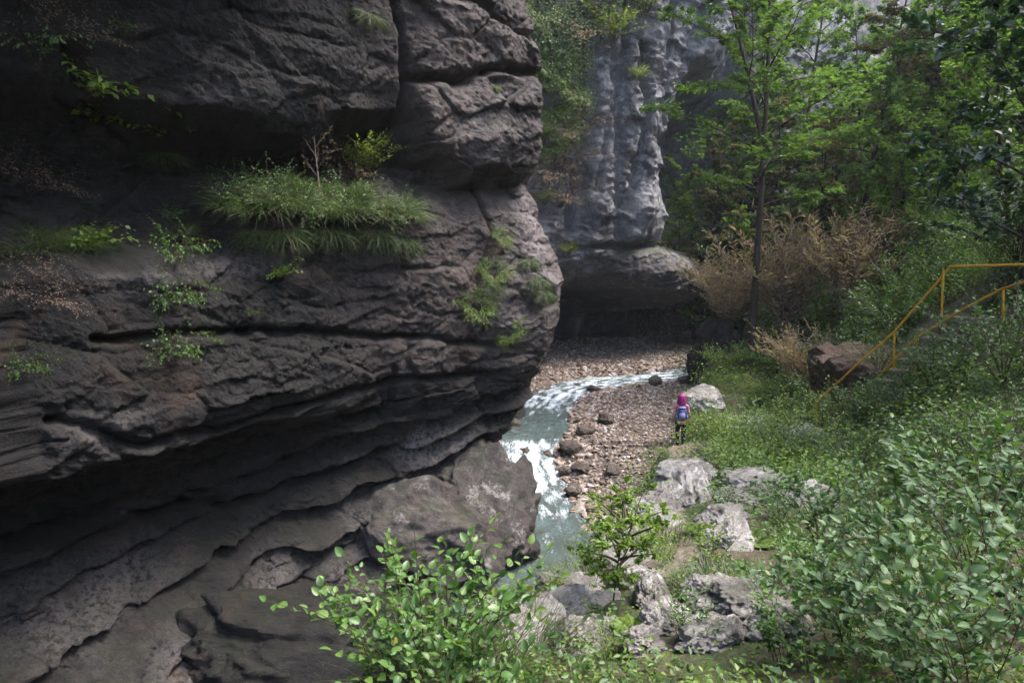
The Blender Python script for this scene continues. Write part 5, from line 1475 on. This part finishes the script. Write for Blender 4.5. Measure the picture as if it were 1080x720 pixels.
# the gully between the two cliffs and the growth on the far wall
for (k, px, py, s, lab) in [
    ('gully', 584, 75, 1.1, 'green bush high up in the gully between the two cliffs'), ('gully', 582, 112, 1.2, 'bright green bush hanging in the middle of the gully'), ('gully', 580, 62, 1.2, 'green bush beside the rim of the near cliff, high in the gully'), ('gully', 590, 92, 1.2, 'green bush against the far wall in the gully'), ('gdark', 582, 40, 1.3, 'darker green bush near the top of the gully'), ('gully', 580, 150, 0.9, 'lowest bright green bush of the gully'), ('gdark', 600, 20, 1.2, 'dark green bush at the top of the picture right of the gully'), ('gully', 574, 14, 1.0, 'green bush at the top of the gully'), ('gully', 590, 135, 0.8, 'green bush at the lower end of the gully'),
    ('lime', 632, 15, 1.6, 'yellow green creeper at the top of the far wall, right of the gully'), ('lime', 636, 45, 1.2, 'yellow green creeper hanging below the top one on the far wall'), ('lime', 680, 15, 1.2, 'yellow green tuft on the pale top of the far wall'), ('lime', 672, 85, 0.5, 'tiny green tuft on the face of the far wall'),
    ('brush', 580, 190, 2.2, 'dry grass and twigs in the lower gully'), ('brush', 590, 215, 2.0, 'dry grass at the gully foot'), ('brush', 605, 50, 2.2, 'dry brush at the top of the gully'), ('brush', 600, 150, 1.8, 'dry brush beside the lower gully bush'),
    ('lime', 575, 215, 0.6, 'green tuft at the gully foot'), ('lime', 600, 268, 0.45, 'green tuft low on the far wall above the cave'),
    ('gully', 700, 190, 0.9, 'green bush in the arched recess of the far wall, left'), ('gdark', 715, 225, 1.0, 'dark green bush in the arched recess of the far wall'), ('gully', 735, 205, 1.0, 'green bush in the arched recess, right'), ('gully', 700, 245, 0.9, 'green bush on the cave lip, left end'), ('gdark', 735, 262, 0.9, 'dark bush on the cave lip, right end'), ('brush', 700, 165, 2.0, 'dry brush under the arch of the far wall'),
    ('gully', 760, 150, 1.0, 'green bush clinging to the wall right of the arch'), ('gdark', 690, 362, 0.5, 'dim green plant in the mouth of the cave')]:
    cliff_plant(k, px, py, s * (0.95 if k in ('gully', 'gdark') else 1.7), lab, 'cliff plant', 'ab', 'cliff_plant')
#==NEXT==
# unseen trees added beside and behind the viewer to shade foreground and left cliff
for (x, y, k, s, rz, lab) in [(13.5, 8.5, 'a', 1.0, 4.0, 'unseen tall tree added on the right slope for shade'), (14.5, 13.5, 'b', 1.1, 5.0, 'unseen bushy tree added high on the right slope for shade'), (2.0, -9.5, 'a', 1.05, 1.1, 'unseen tree added behind the viewpoint'), (-4.0, -7.0, 'b', 1.2, 3.1, 'bushy tree behind the viewpoint by the gorge rim, added for shade')]:
    plant('tree', TREE[k], (x, y, gz(x, y) - 0.2), lab, 'tree', None, rz, s, parts=('trunk', 'crown'))  # added unseen shade trees

# ------------------------------------------------------------------ humid air of the gorge
hm = bpy.data.materials.new('humid_air'); hm.use_nodes = True
hn = hm.node_tree.nodes; hn.clear()
ho = hn.new('ShaderNodeOutputMaterial'); hv = hn.new('ShaderNodeVolumePrincipled')
hv.inputs['Color'].default_value = (0.86, 0.93, 1.0, 1); hv.inputs['Density'].default_value = 0.0004; hv.inputs['Anisotropy'].default_value = 0.3
hm.node_tree.links.new(hv.outputs[0], ho.inputs['Volume'])
bm = bmesh.new(); bmesh.ops.create_cube(bm, size=1)
x0, x1, y0, y1, z0, z1 = gx[0] - 2, gx[-1] + 2, gy[0] - 2, gy[-1] + 2, float(GZ.min()) - 1, max(float(GZ.max()) + 20, 62)
bmesh.ops.scale(bm, vec=(x1 - x0, y1 - y0, z1 - z0), verts=bm.verts); bmesh.ops.translate(bm, vec=((x0 + x1) / 2, (y0 + y1) / 2, (z0 + z1) / 2), verts=bm.verts)
me = bpy.data.meshes.new('haze'); bm.to_mesh(me); bm.free(); me.materials.append(hm)
tag(link('haze', me), 'pale humid air softening the far trees', 'haze', kind='stuff')
